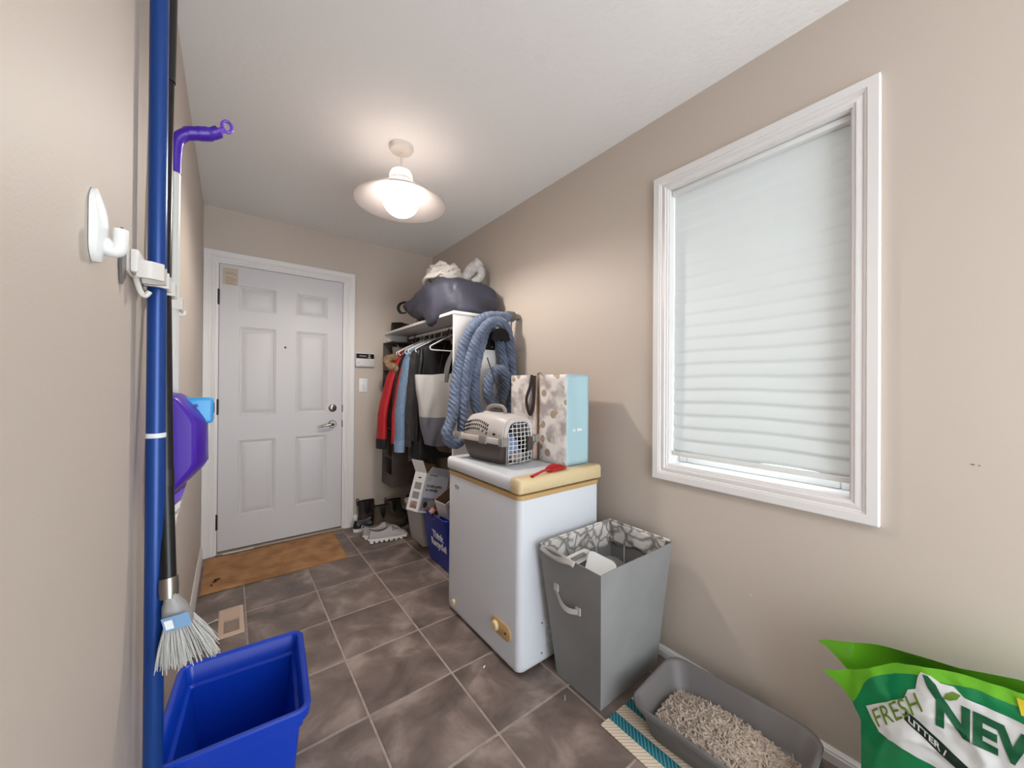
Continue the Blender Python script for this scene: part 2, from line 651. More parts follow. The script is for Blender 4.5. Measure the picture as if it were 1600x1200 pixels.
trim = thing('trim_1', 'white door casing around the entry door', None, (.343, YB, 0), kind='structure')
casing(trim, [(-.1495, YB, 0), (-.1495, YB, 2.138), (.840, YB, 2.138), (.840, YB, 0)],
       [(1, 0, 0), (0, 0, -1), (-1, 0, 0)], (0, -1, 0), open_bottom=True)

# ------------------------------------------------------------------ pendant lamp
LX, LY = .698, 1.868
lamp = thing('pendant_lamp', 'white dish pendant lamp with glowing globe hanging from the ceiling', 'lamp', (LX, LY, H))
GLOWGLASS = translucent('white_shade_glass', (160, 152, 148), 0.6, (230, 224, 220))
CREAMMETAL = M('canopy_enamel', (214, 206, 198), 0.45)
MB().lathe([(0, H - .030), (.030, H - .030), (.054, H - .024), (.061, H - .012), (.061, H - .0005)], (LX, LY, 0), 40).build('canopy', CREAMMETAL, lamp)
MB().lathe([(.004, 2.30), (.004, H - .028)], (LX, LY, 0), 12).build('stem', CREAMMETAL, lamp)
MB().lathe([(0.0, 2.318), (.03, 2.318), (.050, 2.308), (.058, 2.29), (.060, 2.262), (.058, 2.258)], (LX, LY, 0), 36).build('socket_cup', GLOWGLASS, lamp)
MB().lathe([(.055, 2.262), (.075, 2.243), (.125, 2.210), (.180, 2.176), (.222, 2.150), (.2265, 2.147), (.2265, 2.144), (.221, 2.146),
            (.179, 2.171), (.124, 2.204), (.074, 2.236), (.053, 2.256)], (LX, LY, 0), 64, closed=True).build('shade', GLOWGLASS, lamp, smooth=60)
GLOBE = bpy.data.materials.new('lit_opal_globe')
GLOBE.use_nodes = True
_b = GLOBE.node_tree.nodes['Principled BSDF']
_b.inputs['Base Color'].default_value = (.9, .9, .88, 1)
_b.inputs['Emission Color'].default_value = (1.0, .96, .92, 1)
_b.inputs['Emission Strength'].default_value = LAMP_STRENGTH
pr_ = []
for k in range(17):
    a = pi / 2 * k / 16
    pr_.append((.094 * sin(a) ** .9 if k else 0, 2.176 - .098 * cos(a)))
pr_ += [(.094, 2.187), (.088, 2.20), (.06, 2.215)]
MB().lathe(pr_, (LX, LY, 0), 40).build('globe', GLOBE, lamp, smooth=80)
# the downward share of the bulb's light leaves at the foot of the globe, below the dish
sp = bpy.data.lights.new('bulb_light', 'SPOT')
sp.energy = LAMP_POWER
sp.color = (1.0, .935, .87)
sp.spot_size = radians(180)
sp.spot_blend = .42
sp.shadow_soft_size = .045
so_ = bpy.data.objects.new('bulb_light', sp)
col.objects.link(so_)
so_.location = (LX, LY, 2.076)
put(so_, lamp, True)

# ------------------------------------------------------------------ keypad and switch
kp = thing('alarm_keypad', 'white alarm keypad with dark display beside the door casing', 'keypad', (.927, YB, 1.416))
MB().box(.848, 1.005, YB - .024, YB - .0005, 1.357, 1.475, .004, 2).build('body', WHITE, kp)
SCREEN = M('dark_display', (14, 13, 13), 0.2)
MB().box(.852, 1.001, YB - .0255, YB - .0235, 1.428, 1.470, .0008, 1).build('display', SCREEN, kp)
MB().box(.848, 1.005, YB - .029, YB - .0245, 1.359, 1.424, .003, 2).build('flip_cover', M('keypad_cover', (206, 200, 196), .4), kp)
LCD = M('display_print', (150, 150, 146), .5)
_l = MB()
_l.box(.878, .935, YB - .0262, YB - .0256, 1.446, 1.454)
_l.box(.952, .968, YB - .0262, YB - .0256, 1.449, 1.463)
_l.box(.948, .972, YB - .0262, YB - .0256, 1.434, 1.444)
_l.build('display_print', LCD, kp, smooth=0)
MB().box(.864, .876, YB - .0296, YB - .0291, 1.388, 1.393).build('logo_mark', M('grey_print', (120, 116, 114), .6), kp, smooth=0)
sw = thing('light_switch', 'white toggle light switch below the alarm keypad', 'light switch', (.917, YB, 1.198))
MB().box(.881, .953, YB - .007, YB - .0005, 1.140, 1.258, .003, 2).build('wall_plate', WHITE, sw)
MB().box(.912, .922, YB - .018, YB - .006, 1.192, 1.210, .002, 1).build('toggle', WHITE, sw)
for z in (1.168, 1.229):
    MB().lathe([(0, -.0085), (.003, -.008), (.003, -.006)], (.917, YB, z), 10, 'Y').build('screw', CHROME, sw)

# ------------------------------------------------------------------ floor register
reg = thing('floor_register', 'beige metal floor vent set in the tiles by the left wall', 'floor vent', (.016, 2.347, 0))
BEIGE = M('beige_enamel', (206, 180, 160), .45)
rx0, rx1, ry0, ry1 = -.036, .068, 2.208, 2.487
m = MB()
m.loft([rrect(rx0, rx1, ry0, ry1, .0005, .008), rrect(rx0, rx1, ry0, ry1, .003, .008), rrect(rx0 + .006, rx1 - .006, ry0 + .006, ry1 - .006, .006, .006),
        rrect(rx0 + .020, rx1 - .020, ry0 + .030, ry1 - .030, .006, .003), rrect(rx0 + .020, rx1 - .020, ry0 + .030, ry1 - .030, .0012, .003)], True, (False, True))
m.build('frame', BEIGE, reg)
MB().box(rx0 + .022, rx1 - .022, ry0 + .032, ry0 + .15, .0014, .0022).build('duct_opening', BLACK, reg, smooth=0)
for k in range(16):
    y = ry0 + .034 + k * .0136
    shut = k > 8
    MB().box(rx0 + .020, rx1 - .020, y, y + (.0125 if shut else .0058), .0024, .0044 if shut else .0030).build('louver', BEIGE, reg, smooth=0)

# ------------------------------------------------------------------ door mat
COIR = M('coir_fibre', (158, 112, 72), 0.95, var=(9, .25), bump=(420, 1.0, 4), rgb2=(190, 142, 96))
dm = thing('doormat', 'brown coir doormat lying in front of the entry door', 'doormat', (.26, 2.99, 0))


def mat_pt(u, v):
    x = -.128 + .794 * u + .012 * v
    y = 2.722 + .53 * v + .01 * u * (1 - v)
    e = min(u, 1 - u, v * .7, (1 - v) * .7)
    return Vector((x + .004 * noise.noise(Vector((u * 40, v * 40, 0))) * (1 if e < .01 else 0), y + .005 * noise.noise(Vector((u * 60, 3, v * 9))) * (1 if e < .01 else 0),
                   .011 + .0025 * noise.noise(Vector((u * 25, v * 18, 2))) - (.006 if e < .004 else 0)))


m = MB().grid(mat_pt, 90, 60)
m.box(-.124, .664, 2.728, 3.246, .0005, .008)
m.build('coir_pile', COIR, dm, smooth=60)
MARK = M('mat_print', (42, 26, 20), .9)
m = MB()
m.prism([(-.076, 2.834, .0145), (-.055, 2.838, .0145), (-.050, 2.862, .0145), (-.036, 2.866, .0145), (-.04, 2.880, .0145), (-.066, 2.876, .0145), (-.064, 2.854, .0145)], (0, 0, .0012))
m.prism([(-.082, 2.795, .0145), (-.07, 2.797, .0145), (-.072, 2.814, .0145), (-.082, 2.81, .0145)], (0, 0, .0012))
m.build('printed_mark', MARK, dm, smooth=0)

# ------------------------------------------------------------------ rack on the left wall
STRIPDARK = M('rack_back_plate', (96, 90, 88), .4, .4)
rk = thing('broom_rack', 'white clip rack for broom handles on the left wall', 'rack', (XL, 1.2, 1.42))
m = MB().box(XL + .0005, XL + .006, .93, 1.50, 1.405, 1.455, .001, 1)
m.build('rail', OFFW, rk)
# dark back plate with pointed ends
m = MB().prism([(XL + .001, .905, 1.375), (XL + .001, .928, 1.392), (XL + .001, .935, 1.42), (XL + .001, .928, 1.452), (XL + .001, .905, 1.472), (XL + .001, .897, 1.44), (XL + .001, .897, 1.405)], (.004, 0, 0))
m.build('end_plate', STRIPDARK, rk)
CLIPM = M('clip_plastic', (214, 209, 203), .4)
for k, (y, r) in enumerate(((.985, .014), (1.058, .0155), (1.165, .013), (1.33, .013))):
    b = XL + .006
    m = MB().box(b, b + .011, y - .034, y + .034, 1.409, 1.451, .003, 2)
    zc = 1.405 if k != 2 else 1.41
    for s in (-1, 1):
        # jaw curling round the handle
        path = [(b + .008, y + s * .027, zc + .012), (b + .025, y + s * .028, zc + .012), (b + .036, y + s * .022, zc + .012), (b + .044, y + s * .0165, zc + .012)]
        rings = [[Vector(p) + V(0, dy, dz) for dy, dz in ((-.004, -.016), (.004, -.016), (.004, .016), (-.004, .016))] for p in spline(path, 4)]
        m.loft(rings)
    if k:
        m.box(b + .033, b + .040, y - .022, y + .022, zc - .003, zc + .026, .002, 1)
    m.build('clip', CLIPM, rk, smooth=35)
# drooping hook under the first clip
m = MB().tube(spline([(XL + .008, .985, 1.41), (XL + .012, .985, 1.392), (XL + .016, .985, 1.378), (XL + .022, .985, 1.373), (XL + .028, .985, 1.382)], 5), .0045, 8)
m.build('utility_hook', CLIPM, rk)


def wall_hook(name, label, y, z0, z1, w, out, k):
    h = z1 - z0
    t = thing(name, label, 'hook', (XL, y, z0), group='adhesive hooks on the left wall')
    m = MB()
    rings = []
    for i in range(13):
        s = i / 12
        ww = w / 2 * max(.12, min(1, sin(pi * min(1, .5 - abs(s - .5) + .02) ** .7) * 1.15))
        th = .006 + .010 * sin(pi * min(1, s * .9 + .1)) * k
        z = z0 + h * s
        rings.append([V(XL + .0008, y - ww, z), V(XL + th * .6, y - ww, z), V(XL + th, y - ww * .5, z), V(XL + th, y + ww * .5, z), V(XL + th * .6, y + ww, z), V(XL + .0008, y + ww, z)])
    m.loft(rings)
    m.build('backplate', WHITE, t, smooth=50)
    m = MB().tube(spline([(XL + .010, y, z0 + h * .30), (XL + .010 + out * .45, y, z0 + h * .18), (XL + .010 + out * .85, y, z0 + h * .24), (XL + .008 + out, y, z0 + h * .5)], 6),
                  [.011 * k] * 6 + [.0095 * k] * 6 + [.009 * k] * 6 + [.0085 * k], 12, flat=.9)
    m.build('hook_arm', WHITE, t)
    return t


wall_hook('wall_hook', 'large white adhesive hook nearest the camera, before the broom rack', .748, 1.372, 1.472, .036, .020, 1.0)
wall_hook('wall_hook', 'small white adhesive hook beyond the broom rack', 1.653, 1.425, 1.475, .018, .020, .6)

# blue telescopic pole
BLUEP = M('blue_pole_enamel', (18, 62, 132), .28, .25)
bp_ = thing('blue_pole', 'long glossy blue telescopic pole standing in the rack', 'pole', (-.1205, 1.058, 0))
MB().tube([(-.1195, 1.056, .004), (-.121, 1.058, 1.094)], .0158, 20).build('lower_tube', BLUEP, bp_)
MB().tube([(-.121, 1.058, 1.102), (-.1225, 1.062, 2.20)], .0152, 20).build('upper_tube', BLUEP, bp_)
MB().lathe([(.0150, 1.092), (.0164, 1.094), (.0164, 1.101), (.0150, 1.103)], (-.121, 1.058, 0), 20).build('joint_ring', WHITE, bp_)

# broom
BLACKP = M('black_pole', (26, 24, 24), .3, .3)
GREYP = M('grey_plastic', (150, 148, 146), .42)
br = thing('broom', 'black handled broom with grey head and pale bristles hanging head down', 'broom', (-.1, 1.08, .6))
MB().tube([(-.097, 1.040, .785), (-.106, 1.075, .98), (-.121, 1.160, 1.42), (-.122, 1.20, 1.80), (-.122, 1.215, 1.95)], [.0128, .0128, .0125, .0105, .0105], 16).build('handle', BLACKP, br)
MB().tube([(-.122, 1.213, 1.935), (-.122, 1.24, 2.22)], .0125, 16).build('handle_extension', BLACK, br)
MB().tube([(-.1062, 1.076, .985), (-.1074, 1.083, 1.02)], .0137, 16).build('grip_collar', BLACK, br)
a0 = V(-.097, 1.040, .785)
ax = (V(-.097, 1.040, .785) - V(-.106, 1.075, .98)).normalized()
MB().tube([a0 - ax * .018, a0 + ax * .004, a0 + ax * .022], [.0152, .0160, .0148], 18).build('ferrule', CHROME, br)
HR = V(1.0, .06, 0)         # width of the head
HD = V(-.06, 1.0, 0)          # depth of the head
hc = V(-.0935, 1.036, .768)
dn = V(.22, -.04, -1).normalized()
hd = MB()
rings = []
for s, w, d in ((-.004, .014, .012), (.010, .016, .014), (.024, .024, .020), (.044, .029, .027), (.062, .030, .030), (.068, .028, .028)):
    c = hc + dn * s + HD * (s * .15)
    rings.append([c + HR * (w * .8 * cos(a) * (abs(cos(a)) ** -.35 if abs(cos(a)) > .05 else 1)) + HD * (d * sin(a)) for a in [2 * pi * k / 20 for k in range(20)]])
hd = hd.loft(rings).build('head', GREYP, br, smooth=50)
# paper label on the front of the head
LBL = M('blue_label', (108, 146, 184), .4)
c = hc + dn * .046 - HD * .0295
lb = MB().prism([c - HR * .020 - dn * .014, c + HR * .021 - dn * .014, c + HR * .021 + dn * .014, c - HR * .020 + dn * .014], -HD * .001).build('label', LBL, hd, smooth=0)
MB().prism([c - HR * .017 - dn * .008 - HD * .0012, c - HR * .005 - dn * .008 - HD * .0012, c - HR * .005 + dn * .010 - HD * .0012, c - HR * .017 + dn * .010 - HD * .0012], -HD * .0006).build('label_print', WHITE, lb, smooth=0)
BRIS = M('pale_bristle', (196, 194, 190), .6)
m = MB()
for k in range(420):
    a, b = random.uniform(-1, 1), random.uniform(-1, 1)
    p = hc + dn * .064 + HR * (a * .023) + HD * (b * .022 + .008)
    L = random.uniform(.065, .085)
    q = p + dn * L + HR * (a * .024 + random.uniform(-.007, .007)) + HD * (b * .018)
    md = (p + q) / 2 + HR * (a * .002)
    t = random.uniform(.0007, .0013)
    rr = []
    for pt, tt in ((p, t), (md, t), (q, t * .6)):
        rr.append([pt + HR * tt, pt + HD * tt, pt - HR * tt, pt - HD * tt])
    m.loft(rr, True, (False, True))
tag(m.build('bristles', BRIS, br, smooth=0), kind='stuff')

# dustpan with long handle
PURP = M('purple_plastic', (70, 30, 160), .3)
PURPL = M('light_purple_plastic', (112, 66, 190), .35)
SKY = M('sky_blue_plastic', (58, 158, 218), .3)
GREYW = M('pale_grey_tube', (206, 204, 200), .35)
dp = thing('dustpan', 'purple long handled dustpan with pale tube and curved purple grip', 'dustpan', (-.11, 1.32, .9))
MB().tube([(-.120, 1.325, 1.13), (-.120, 1.315, 1.40), (-.118, 1.30, 1.775)], .0125, 16).build('tube', GREYW, dp)
MB().lathe([(.0127, 1.425), (.0132, 1.427), (.0132, 1.431), (.0127, 1.433)], (-.1195, 1.3135, 0), 16).build('seam_ring', DARKMETAL, dp)
gp = MB().tube(spline([(-.118, 1.30, 1.755), (-.117, 1.30, 1.81), (-.112, 1.30, 1.845), (-.093, 1.30, 1.868), (-.07, 1.30, 1.878), (-.045, 1.30, 1.888), (-.028, 1.30, 1.902)], 6),
               [.0145] * 6 + [.015] * 6 + [.0155] * 6 + [.0175] * 6 + [.0185] * 6 + [.016] * 6 + [.010], 16, flat=.95).build('grip', PURP, dp)
ring = [V(-.011 + .011 * cos(a), 1.30, 1.922 + .015 * sin(a)) for a in [2 * pi * k / 16 for k in range(16)]]
m = MB().tube(ring, .0045, 8, loop=True)
m.tube([(-.030, 1.30, 1.898), (-.018, 1.30, 1.912)], [.010, .007], 10)
m.build('hanging_loop', PURPL, gp)
# pan: side profile in x-z swept along y
prof = [(-.135, 1.185), (-.095, 1.178), (-.060, 1.135), (-.046, 1.11), (-.044, 1.00), (-.052, .985), (-.078, .955), (-.137, .905)]
rings = []
for k in range(9):
    s = k / 8
    y = 1.215 + .19 * s
    b = sin(pi * (.12 + .76 * s))
    rings.append([V(-.143 + (x + .143) * (.62 + .38 * b), y, 1.05 + (z - 1.05) * (.92 + .08 * b)) for x, z in prof])
pan = MB().loft(rings, True, (True, True)).build('pan', PURP, dp, smooth=60)
md = pan.modifiers.new('round', 'BEVEL')
md.width = .008
md.segments = 2
m = MB().box(-.112, -.034, 1.275, 1.34, 1.100, 1.168, .008, 3)
so = m.build('handle_socket', SKY, dp)
for x in (-.090, -.070):
    MB().lathe([(0, -.003), (.004, -.003), (.005, .001)], (x, 1.275, 1.147), 12, 'Y').build('rivet', M('blue_rivet', (20, 70, 120), .4), so)
MB().box(-.038, -.0325, 1.29, 1.325, 1.125, 1.155, .002, 1).build('latch', PURP, so)
WCOMB = M('white_comb', (222, 216, 214), .4)
for k in range(4):
    z = .885 - k * .032
    m = MB().prism([(-.140, 1.30, z - .012), (-.128, 1.30, z - .012), (-.096 - k * .006, 1.30, z + .028), (-.092 - k * .006, 1.30, z + .045), (-.098 - k * .006, 1.30, z + .042), (-.140, 1.30, z + .004)], (0, .07, 0))
    m.build('comb_tooth', PURPL if k == 0 else WCOMB, dp, smooth=30)
MB().box(-.146, -.136, 1.305, 1.365, .77, .93, .002, 1).build('comb_spine', WCOMB, dp)

# ------------------------------------------------------------------ tubs
def tub(name, label, cat, x0, x1, y0, y1, z0, z1, taper, r, mat, lip=.014, wall=.004, ledge=None, ty=None):
    ty = taper if ty is None else ty
    t = thing(name, label, cat, ((x0 + x1) / 2, (y0 + y1) / 2, z0))

    def rg(z, inset=0.0, out=0.0):
        s = (z1 - z) / (z1 - z0)
        ix, iy = taper * s + inset - out, ty * s + inset - out
        return rrect(x0 + ix, x1 - ix, y0 + iy, y1 - iy, z, max(.006, r - inset + out * .5), 6)
    b = lip
    rings = [rg(z0, b + .012), rg(z0 + .006, b + .002), rg(z0 + .05, b)]
    if ledge:
        rings += [rg(z1 - ledge - .006, b + .006), rg(z1 - ledge, b - .002)]
    rings += [rg(z1 - .03, b), rg(z1 - .028, 0), rg(z1 - .004, 0), rg(z1, .004), rg(z1 - .001, lip), rg(z1 - .006, lip + .004)]
    if ledge:
        rings += [rg(z1 - ledge, lip + .006), rg(z1 - ledge - .006, lip + .014)]
    rings += [rg(z0 + .05, b + wall + .012), rg(z0 + .016, b + wall + .016), rg(z0 + .010, b + wall + .03)]
    MB().loft(rings).build('shell', mat, t, smooth=45)
    return t


ROYAL = M('royal_blue_plastic', (8, 58, 178), .3)
t = tub('recycling_bin', 'empty royal blue recycling bin standing under the broom', 'bin', -.130, .196, 1.108, 1.490, 0.0, .35, .035, .035, ROYAL, ledge=.055)
t.rotation_euler = (0, 0, radians(-4.4))
for a in ():
    yy = 1.100 if a == 0 else 1.496
    m = MB().box(-.01, .095, yy - .0035, yy + .0035, .328, .345, .002, 1)
    m.build('handle_lip', ROYAL, t)

# ------------------------------------------------------------------ chest freezer
FZW = M('freezer_enamel', (216, 219, 224), .3)
CREAM = M('cream_trim', (214, 192, 150), .4)
GOLD = M('gold_trim', (190, 156, 104), .38)
fz = thing('chest_freezer', 'small white chest freezer with cream trimmed lid', 'freezer', (1.2, 1.49, 0))
fx0, fx1, fy0, fy1 = .948, 1.452, 1.180, 1.806


def fring(z, o=0.0, r=.03):
    return rrect(fx0 - o, fx1 + o, fy0 - o, fy1 + o, z, r, 6)


MB().loft([fring(.012, -.008), fring(.018, -.002), fring(.034), fring(.728)]).build('cabinet', FZW, fz, smooth=45)
MB().loft([fring(.728, -.001), fring(.730, .003), fring(.748, .003), fring(.750, -.001)]).build('trim_band', GOLD, fz, smooth=45)
MB().loft([fring(.7505, -.012), fring(.760, -.012)]).build('gasket', BLACK, fz, smooth=45)
MB().box(fx0 + .03, fx1 - .03, fy0 + .03, fy1 - .03, .003, .016).build('shadow_gap', BLACK, fz, smooth=0)  # black block: the shadow gap under the cabinet put in as colour
for x in (fx0 + .05, fx1 - .05):
    for y in (fy0 + .05, fy1 - .05):
        MB().lathe([(.018, 0), (.018, .014)], (x, y, 0), 12).build('foot', BLACK, fz)
# lid: white main slab and cream end cap
lid0 = fy0 - .012


def lring(z, ins, ya, yb):
    return rrect(fx0 - .010 + ins, fx1 + .004 - ins, ya + ins, yb - ins, z, .03 - min(.02, ins), 6)


lid = MB().loft([lring(.760, .004, lid0, fy1 + .008), lring(.764, 0, lid0, fy1 + .008), lring(.802, 0, lid0, fy1 + .008), lring(.812, .003, lid0, fy1 + .008),
                 lring(.818, .010, lid0, fy1 + .008), lring(.820, .022, lid0, fy1 + .008)]).build('lid', FZW, fz, smooth=50)
# end cap hugging the lid's near end
cap = MB()
rings = []
for y, o, zt_ in ((fy0 + .046, .0030, .8210), (fy0 + .02, .0036, .8226), (fy0 + .002, .0040, .8226), (fy0 - .008, .0040, .8205), (fy0 - .0145, .003, .813)):
    x0, x1 = fx0 - .010 - o, fx1 + .004 + o
    ins = 0.0 if y > fy0 + .012 else (.003 if y > fy0 else (.008 if y > fy0 - .01 else .018))
    x0 += ins
    x1 -= ins
    zb_ = .7585 if y > fy0 - .012 else .764
    c = .012
    rings.append([V(x0, y, zb_ + .003), V(x0 + .004, y, zb_), V(x1 - .004, y, zb_), V(x1, y, zb_ + .003), V(x1, y, zt_ - c), V(x1 - c * .3, y, zt_ - c * .3), V(x1 - c, y, zt_),
                  V(x0 + c, y, zt_), V(x0 + c * .3, y, zt_ - c * .3), V(x0, y, zt_ - c)])
cap.loft(rings, True, (False, True)).build('end_cap', CREAM, lid, smooth=60)
# control plate, dial, pilot light
cp = MB()
rg = []
for d, ins in ((0.0, 0), (.004, .001), (.006, .004)):
    rr = []
    for cy, a0 in ((1.262, -pi / 2), (1.345, pi / 2)):
        for k in range(9):
            a = a0 + pi * k / 8
            rr.append(V(fx0 - d, cy - (.032 - ins) * cos(a), .148 + (.034 - ins) * sin(a) + (cy - 1.30) * 0))
    rg.append(rr)
cpl = cp.loft(rg).build('control_plate', GOLD, fz, smooth=40)
MB().lathe([(.022, -.006), (.022, -.012), (.018, -.020), (0, -.021)], (fx0, 1.335, .148), 24, 'X').build('dial', CREAM, cpl)
MB().lathe([(.006, -.005), (.005, -.010), (0, -.011)], (fx0, 1.262, .148), 12, 'X').build('pilot_light', M('dark_amber', (70, 40, 20), .3), cpl)
MB().lathe([(.015, 0), (.015, -.006), (.011, -.010), (0, -.010)], (fx0, 1.728, .062), 20, 'X').build('drain_plug', CREAM, fz)
m = MB()
rr = [[V(fx0 - d, 1.705 + (.024 - d) * cos(a), .676 + (.0105 - d) * sin(a)) for a in [2 * pi * k / 24 for k in range(24)]] for d in (0, .0025)]
m.loft(rr).build('badge', M('badge_silver', (168, 168, 170), .3, .5), fz)
for k in range(9):
    z = .085 + k * .0125
    MB().box(1.095, 1.24, fy0 - .0035, fy0 + .001, z, z + .006, .0015, 1).build('vent_rib', FZW, fz)
for x, z in ((1.075, .185), (1.075, .055)):
    MB().lathe([(.0035, .001), (.003, -.0025), (0, -.003)], (x, fy0, z), 8, 'Y').build('screw', DARKMETAL, fz)

# ------------------------------------------------------------------ pet carrier (local frame, rotated a little)
TZ = .8205
pc = thing('pet_carrier', 'pale grey and brown plastic pet carrier on the freezer lid', 'pet carrier', (1.108, 1.575, TZ), (0, 0, radians(7)))
CLID = M('carrier_grey', (196, 188, 184), .45)
CBASE = M('carrier_brown', (72, 62, 58), .4)
CCLIP = M('carrier_latch', (136, 130, 126), .45)


def cr(z, hx, hy, r=.03, n=5, cy=0.0):
    return rrect(-hx, hx, -hy + cy, hy + cy, z, r, n)


HX, HYc = .113, .170
b = MB().loft([cr(.004, .076, .132), cr(.010, .082, .138), cr(.040, .094, .150), cr(.105, .108, .165), cr(.108, .118, .175), cr(.112, .118, .175),
               cr(.112, .104, .161), cr(.040, .090, .146), cr(.014, .080, .136)])
keep = []
for q in b.f:
    c_ = sum((b.v[i] for i in q), V(0, 0, 0)) / len(q)
    if not (abs(c_.x) < .02 and c_.y < -.12 and .012 < c_.z < .1125):
        keep.append(q)
b.f, b.mi = keep, [0] * len(keep)
b.build('base_shell', CBASE, pc, world=False, smooth=45)
# upper shell: open at the front (-y): build side and top skin by arches along y
rings = []
def arch(y, hx, zt_, n=18, zb_=.118):
    out = []
    for k in range(n + 1):
        a = pi * k / n
        ca, sa = cos(a), sin(a)
        x = hx * (abs(ca) ** .45) * (1 if ca > 0 else -1)
        z = zb_ + (zt_ - zb_) * (abs(sa) ** .42)
        # sides lean in towards the top
        x *= 1 - .20 * (z - zb_) / (zt_ - zb_ + 1e-6)
        out.append(V(x, y, z))
    return out


for y, hx, zt_ in ((-.158, .106, .222), (-.150, .108, .228), (-.10, .110, .238), (0, .112, .242), (.08, .112, .240), (.125, .108, .232), (.150, .098, .215), (.160, .085, .19)):
    rings.append(arch(y, hx, zt_))
up_ = MB().loft(rings, False)
# back wall of the upper shell
back = rings[-1]
up_.add(back, [tuple(range(len(back)))])
lidc = up_.build('upper_shell', CLID, pc, world=False, smooth=50, solid=.004)
# pale rim band round the joint
m = MB()
for (x0_, x1_, y0_, y1_) in ((-.126, -.108, -.183, .183), (.108, .126, -.183, .183), (-.112, .112, .165, .183), (-.112, -.088, -.183, -.165), (.088, .112, -.183, -.165)):
    m.box(x0_, x1_, y0_, y1_, .105, .133, .004, 2)
m.build('rim_band', CLID, pc, world=False, smooth=40)
for x, y, wx, wy in ((-.127, .165, .006, .022), (-.127, -.040, .006, .026), (-.127, -.172, .006, .014), (.127, -.1, .006, .026), (.127, .10, .006, .026), (-.108, -.184, .016, .006), (.108, -.184, .016, .006)):
    MB().box(x - wx, x + wx, y - wy, y + wy, .100, .139, .003, 2).build('latch', CCLIP, pc, world=False)
# ventilation slots on the left side: rows of slanted dark slits following the shell
def slot(y, z, L, name='vent_slot', sgn=-1):
    zb_, zt_ = .118, .240
    q = (z - zb_) / (zt_ - zb_)
    sa = min(1, max(0.02, q)) ** (1 / .42)
    ca = sqrt(max(0, 1 - sa * sa))
    x = sgn * (.111 * ca ** .45 * (1 - .2 * q) + .0035)
    m = MB()
    dx = .0035
    m.prism([(x - dx * 1.2, y - .0025, z - L), (x - dx * 1.2, y + .0025, z - L * .6), (x + dx * .2, y + .0025 - .004, z + L), (x + dx * .2, y - .0025 - .004, z + L * .6)], (.004, 0, 0))
    return m.build(name, BLACK, lidc, world=False, smooth=0)


for k in range(13):
    y = .135 - k * .0148
    for rrow in range(3):
        z = .150 + rrow * .019 + .018 * sin(pi * min(1, k / 12))
        if k > 8 and rrow == 0 and k % 2:
            continue
        slot(y, z, .0065)
for k in range(6):
    m = MB().lathe([(.0065, -.003), (.0065, .003)], (0, 0, 0), 12, 'X') if k == 0 else None
    if m:
        o = m.build('finger_hole', BLACK, lidc, world=False)
        o.location = (-.1125, -.105, .150)
# handle
m = MB().tube(spline([(0, .075, .238), (0, .070, .262), (0, .045, .276), (0, 0, .280), (0, -.040, .276), (0, -.062, .262), (0, -.066, .238)], 5), .0105, 10, flat=.7)
m.build('carry_handle', CCLIP, pc, world=False)
MB().box(-.014, .014, .05, .095, .236, .247, .003, 1).build('handle_clip', OFFW, pc, world=False)
# front frame round the door and wire door
fr = MB()
o_, i_ = [], []
for k in range(25):
    a = pi * k / 24
    ca, sa = cos(a), sin(a)
    sx_ = 1 if ca >= 0 else -1
    o_.append((.106 * abs(ca) ** .45 * sx_ * (1 - .20 * abs(sa) ** .42), .118 + .106 * abs(sa) ** .42))
    i_.append((.082 * abs(ca) ** .5 * sx_ * (1 - .10 * abs(sa) ** .42), .118 + .090 * abs(sa) ** .5))
rings = [[V(x, y, z) for x, z in pts] for y, pts in ((-.158, o_), (-.166, o_), (-.166, i_), (-.150, i_))]
fr.loft(rings, False)
fr.build('door_frame', CLID, pc, world=False, smooth=40, solid=.002)
WIRE = M('white_coated_wire', (222, 220, 216), .35)
wd = MB()
hw = .080
for k in range(7):
    x = -hw + 2 * hw * k / 6
    zt_ = .118 + .090 * max(0.02, 1 - (abs(x) / .088) ** 2.6) ** .5
    zb_ = .008 + .012 * (abs(x) / hw) ** 3
    wd.tube([(x, -.172 - .004 * (1 - (x / hw) ** 2), zb_), (x, -.176 - .004 * (1 - (x / hw) ** 2), .11), (x, -.172, zt_)], .0018, 6)
for k in range(10):
    z = .014 + k * .0205
    zz = (z - .118) / .090
    ww = hw if z < .15 else min(hw, .088 * max(.1, 1 - max(0, zz) ** 2) ** .4)
    wd.tube([(-ww, -.170, z), (0, -.178, z), (ww, -.170, z)], .0018, 6)
wdo = wd.build('wire_door', WIRE, pc, world=False)
MB().box(.040, .074, -.190, -.172, .066, .132, .004, 2).build('door_latch', CBASE, wdo, world=False)
for x in (-.088, .088):
    MB().tube([(x, -.168, .004), (x, -.170, .10)], .003, 6).build('hinge_rod', CCLIP, wdo, world=False)
CLOTHB = M('pale_blue_cloth', (132, 156, 190), .9, var=(30, .15), bump=(60, .5))
def blob(cx, cy, cz, rx, ry, rz, amp, sc, nu=28, nv=18, flatb=True):
    m = MB()
    rings = []
    for j in range(nv + 1):
        t_ = -pi / 2 + pi * j / nv
        ring = []
        for i in range(nu):
            a = 2 * pi * i / nu
            d = V(cos(t_) * cos(a), cos(t_) * sin(a), sin(t_))
            k = 1 + amp * noise.noise(d * sc + V(cx * 9, cy * 7, cz * 5)) + amp * .5 * noise.noise(d * sc * 2.3 + V(4, 1, 8))
            p = V(cx + rx * d.x * k, cy + ry * d.y * k, cz + rz * d.z * k)
            if flatb and p.z < cz - rz * .6:
                p.z = cz - rz * .6
            ring.append(p)
        rings.append(ring)
    return m.loft(rings, True, (True, True))


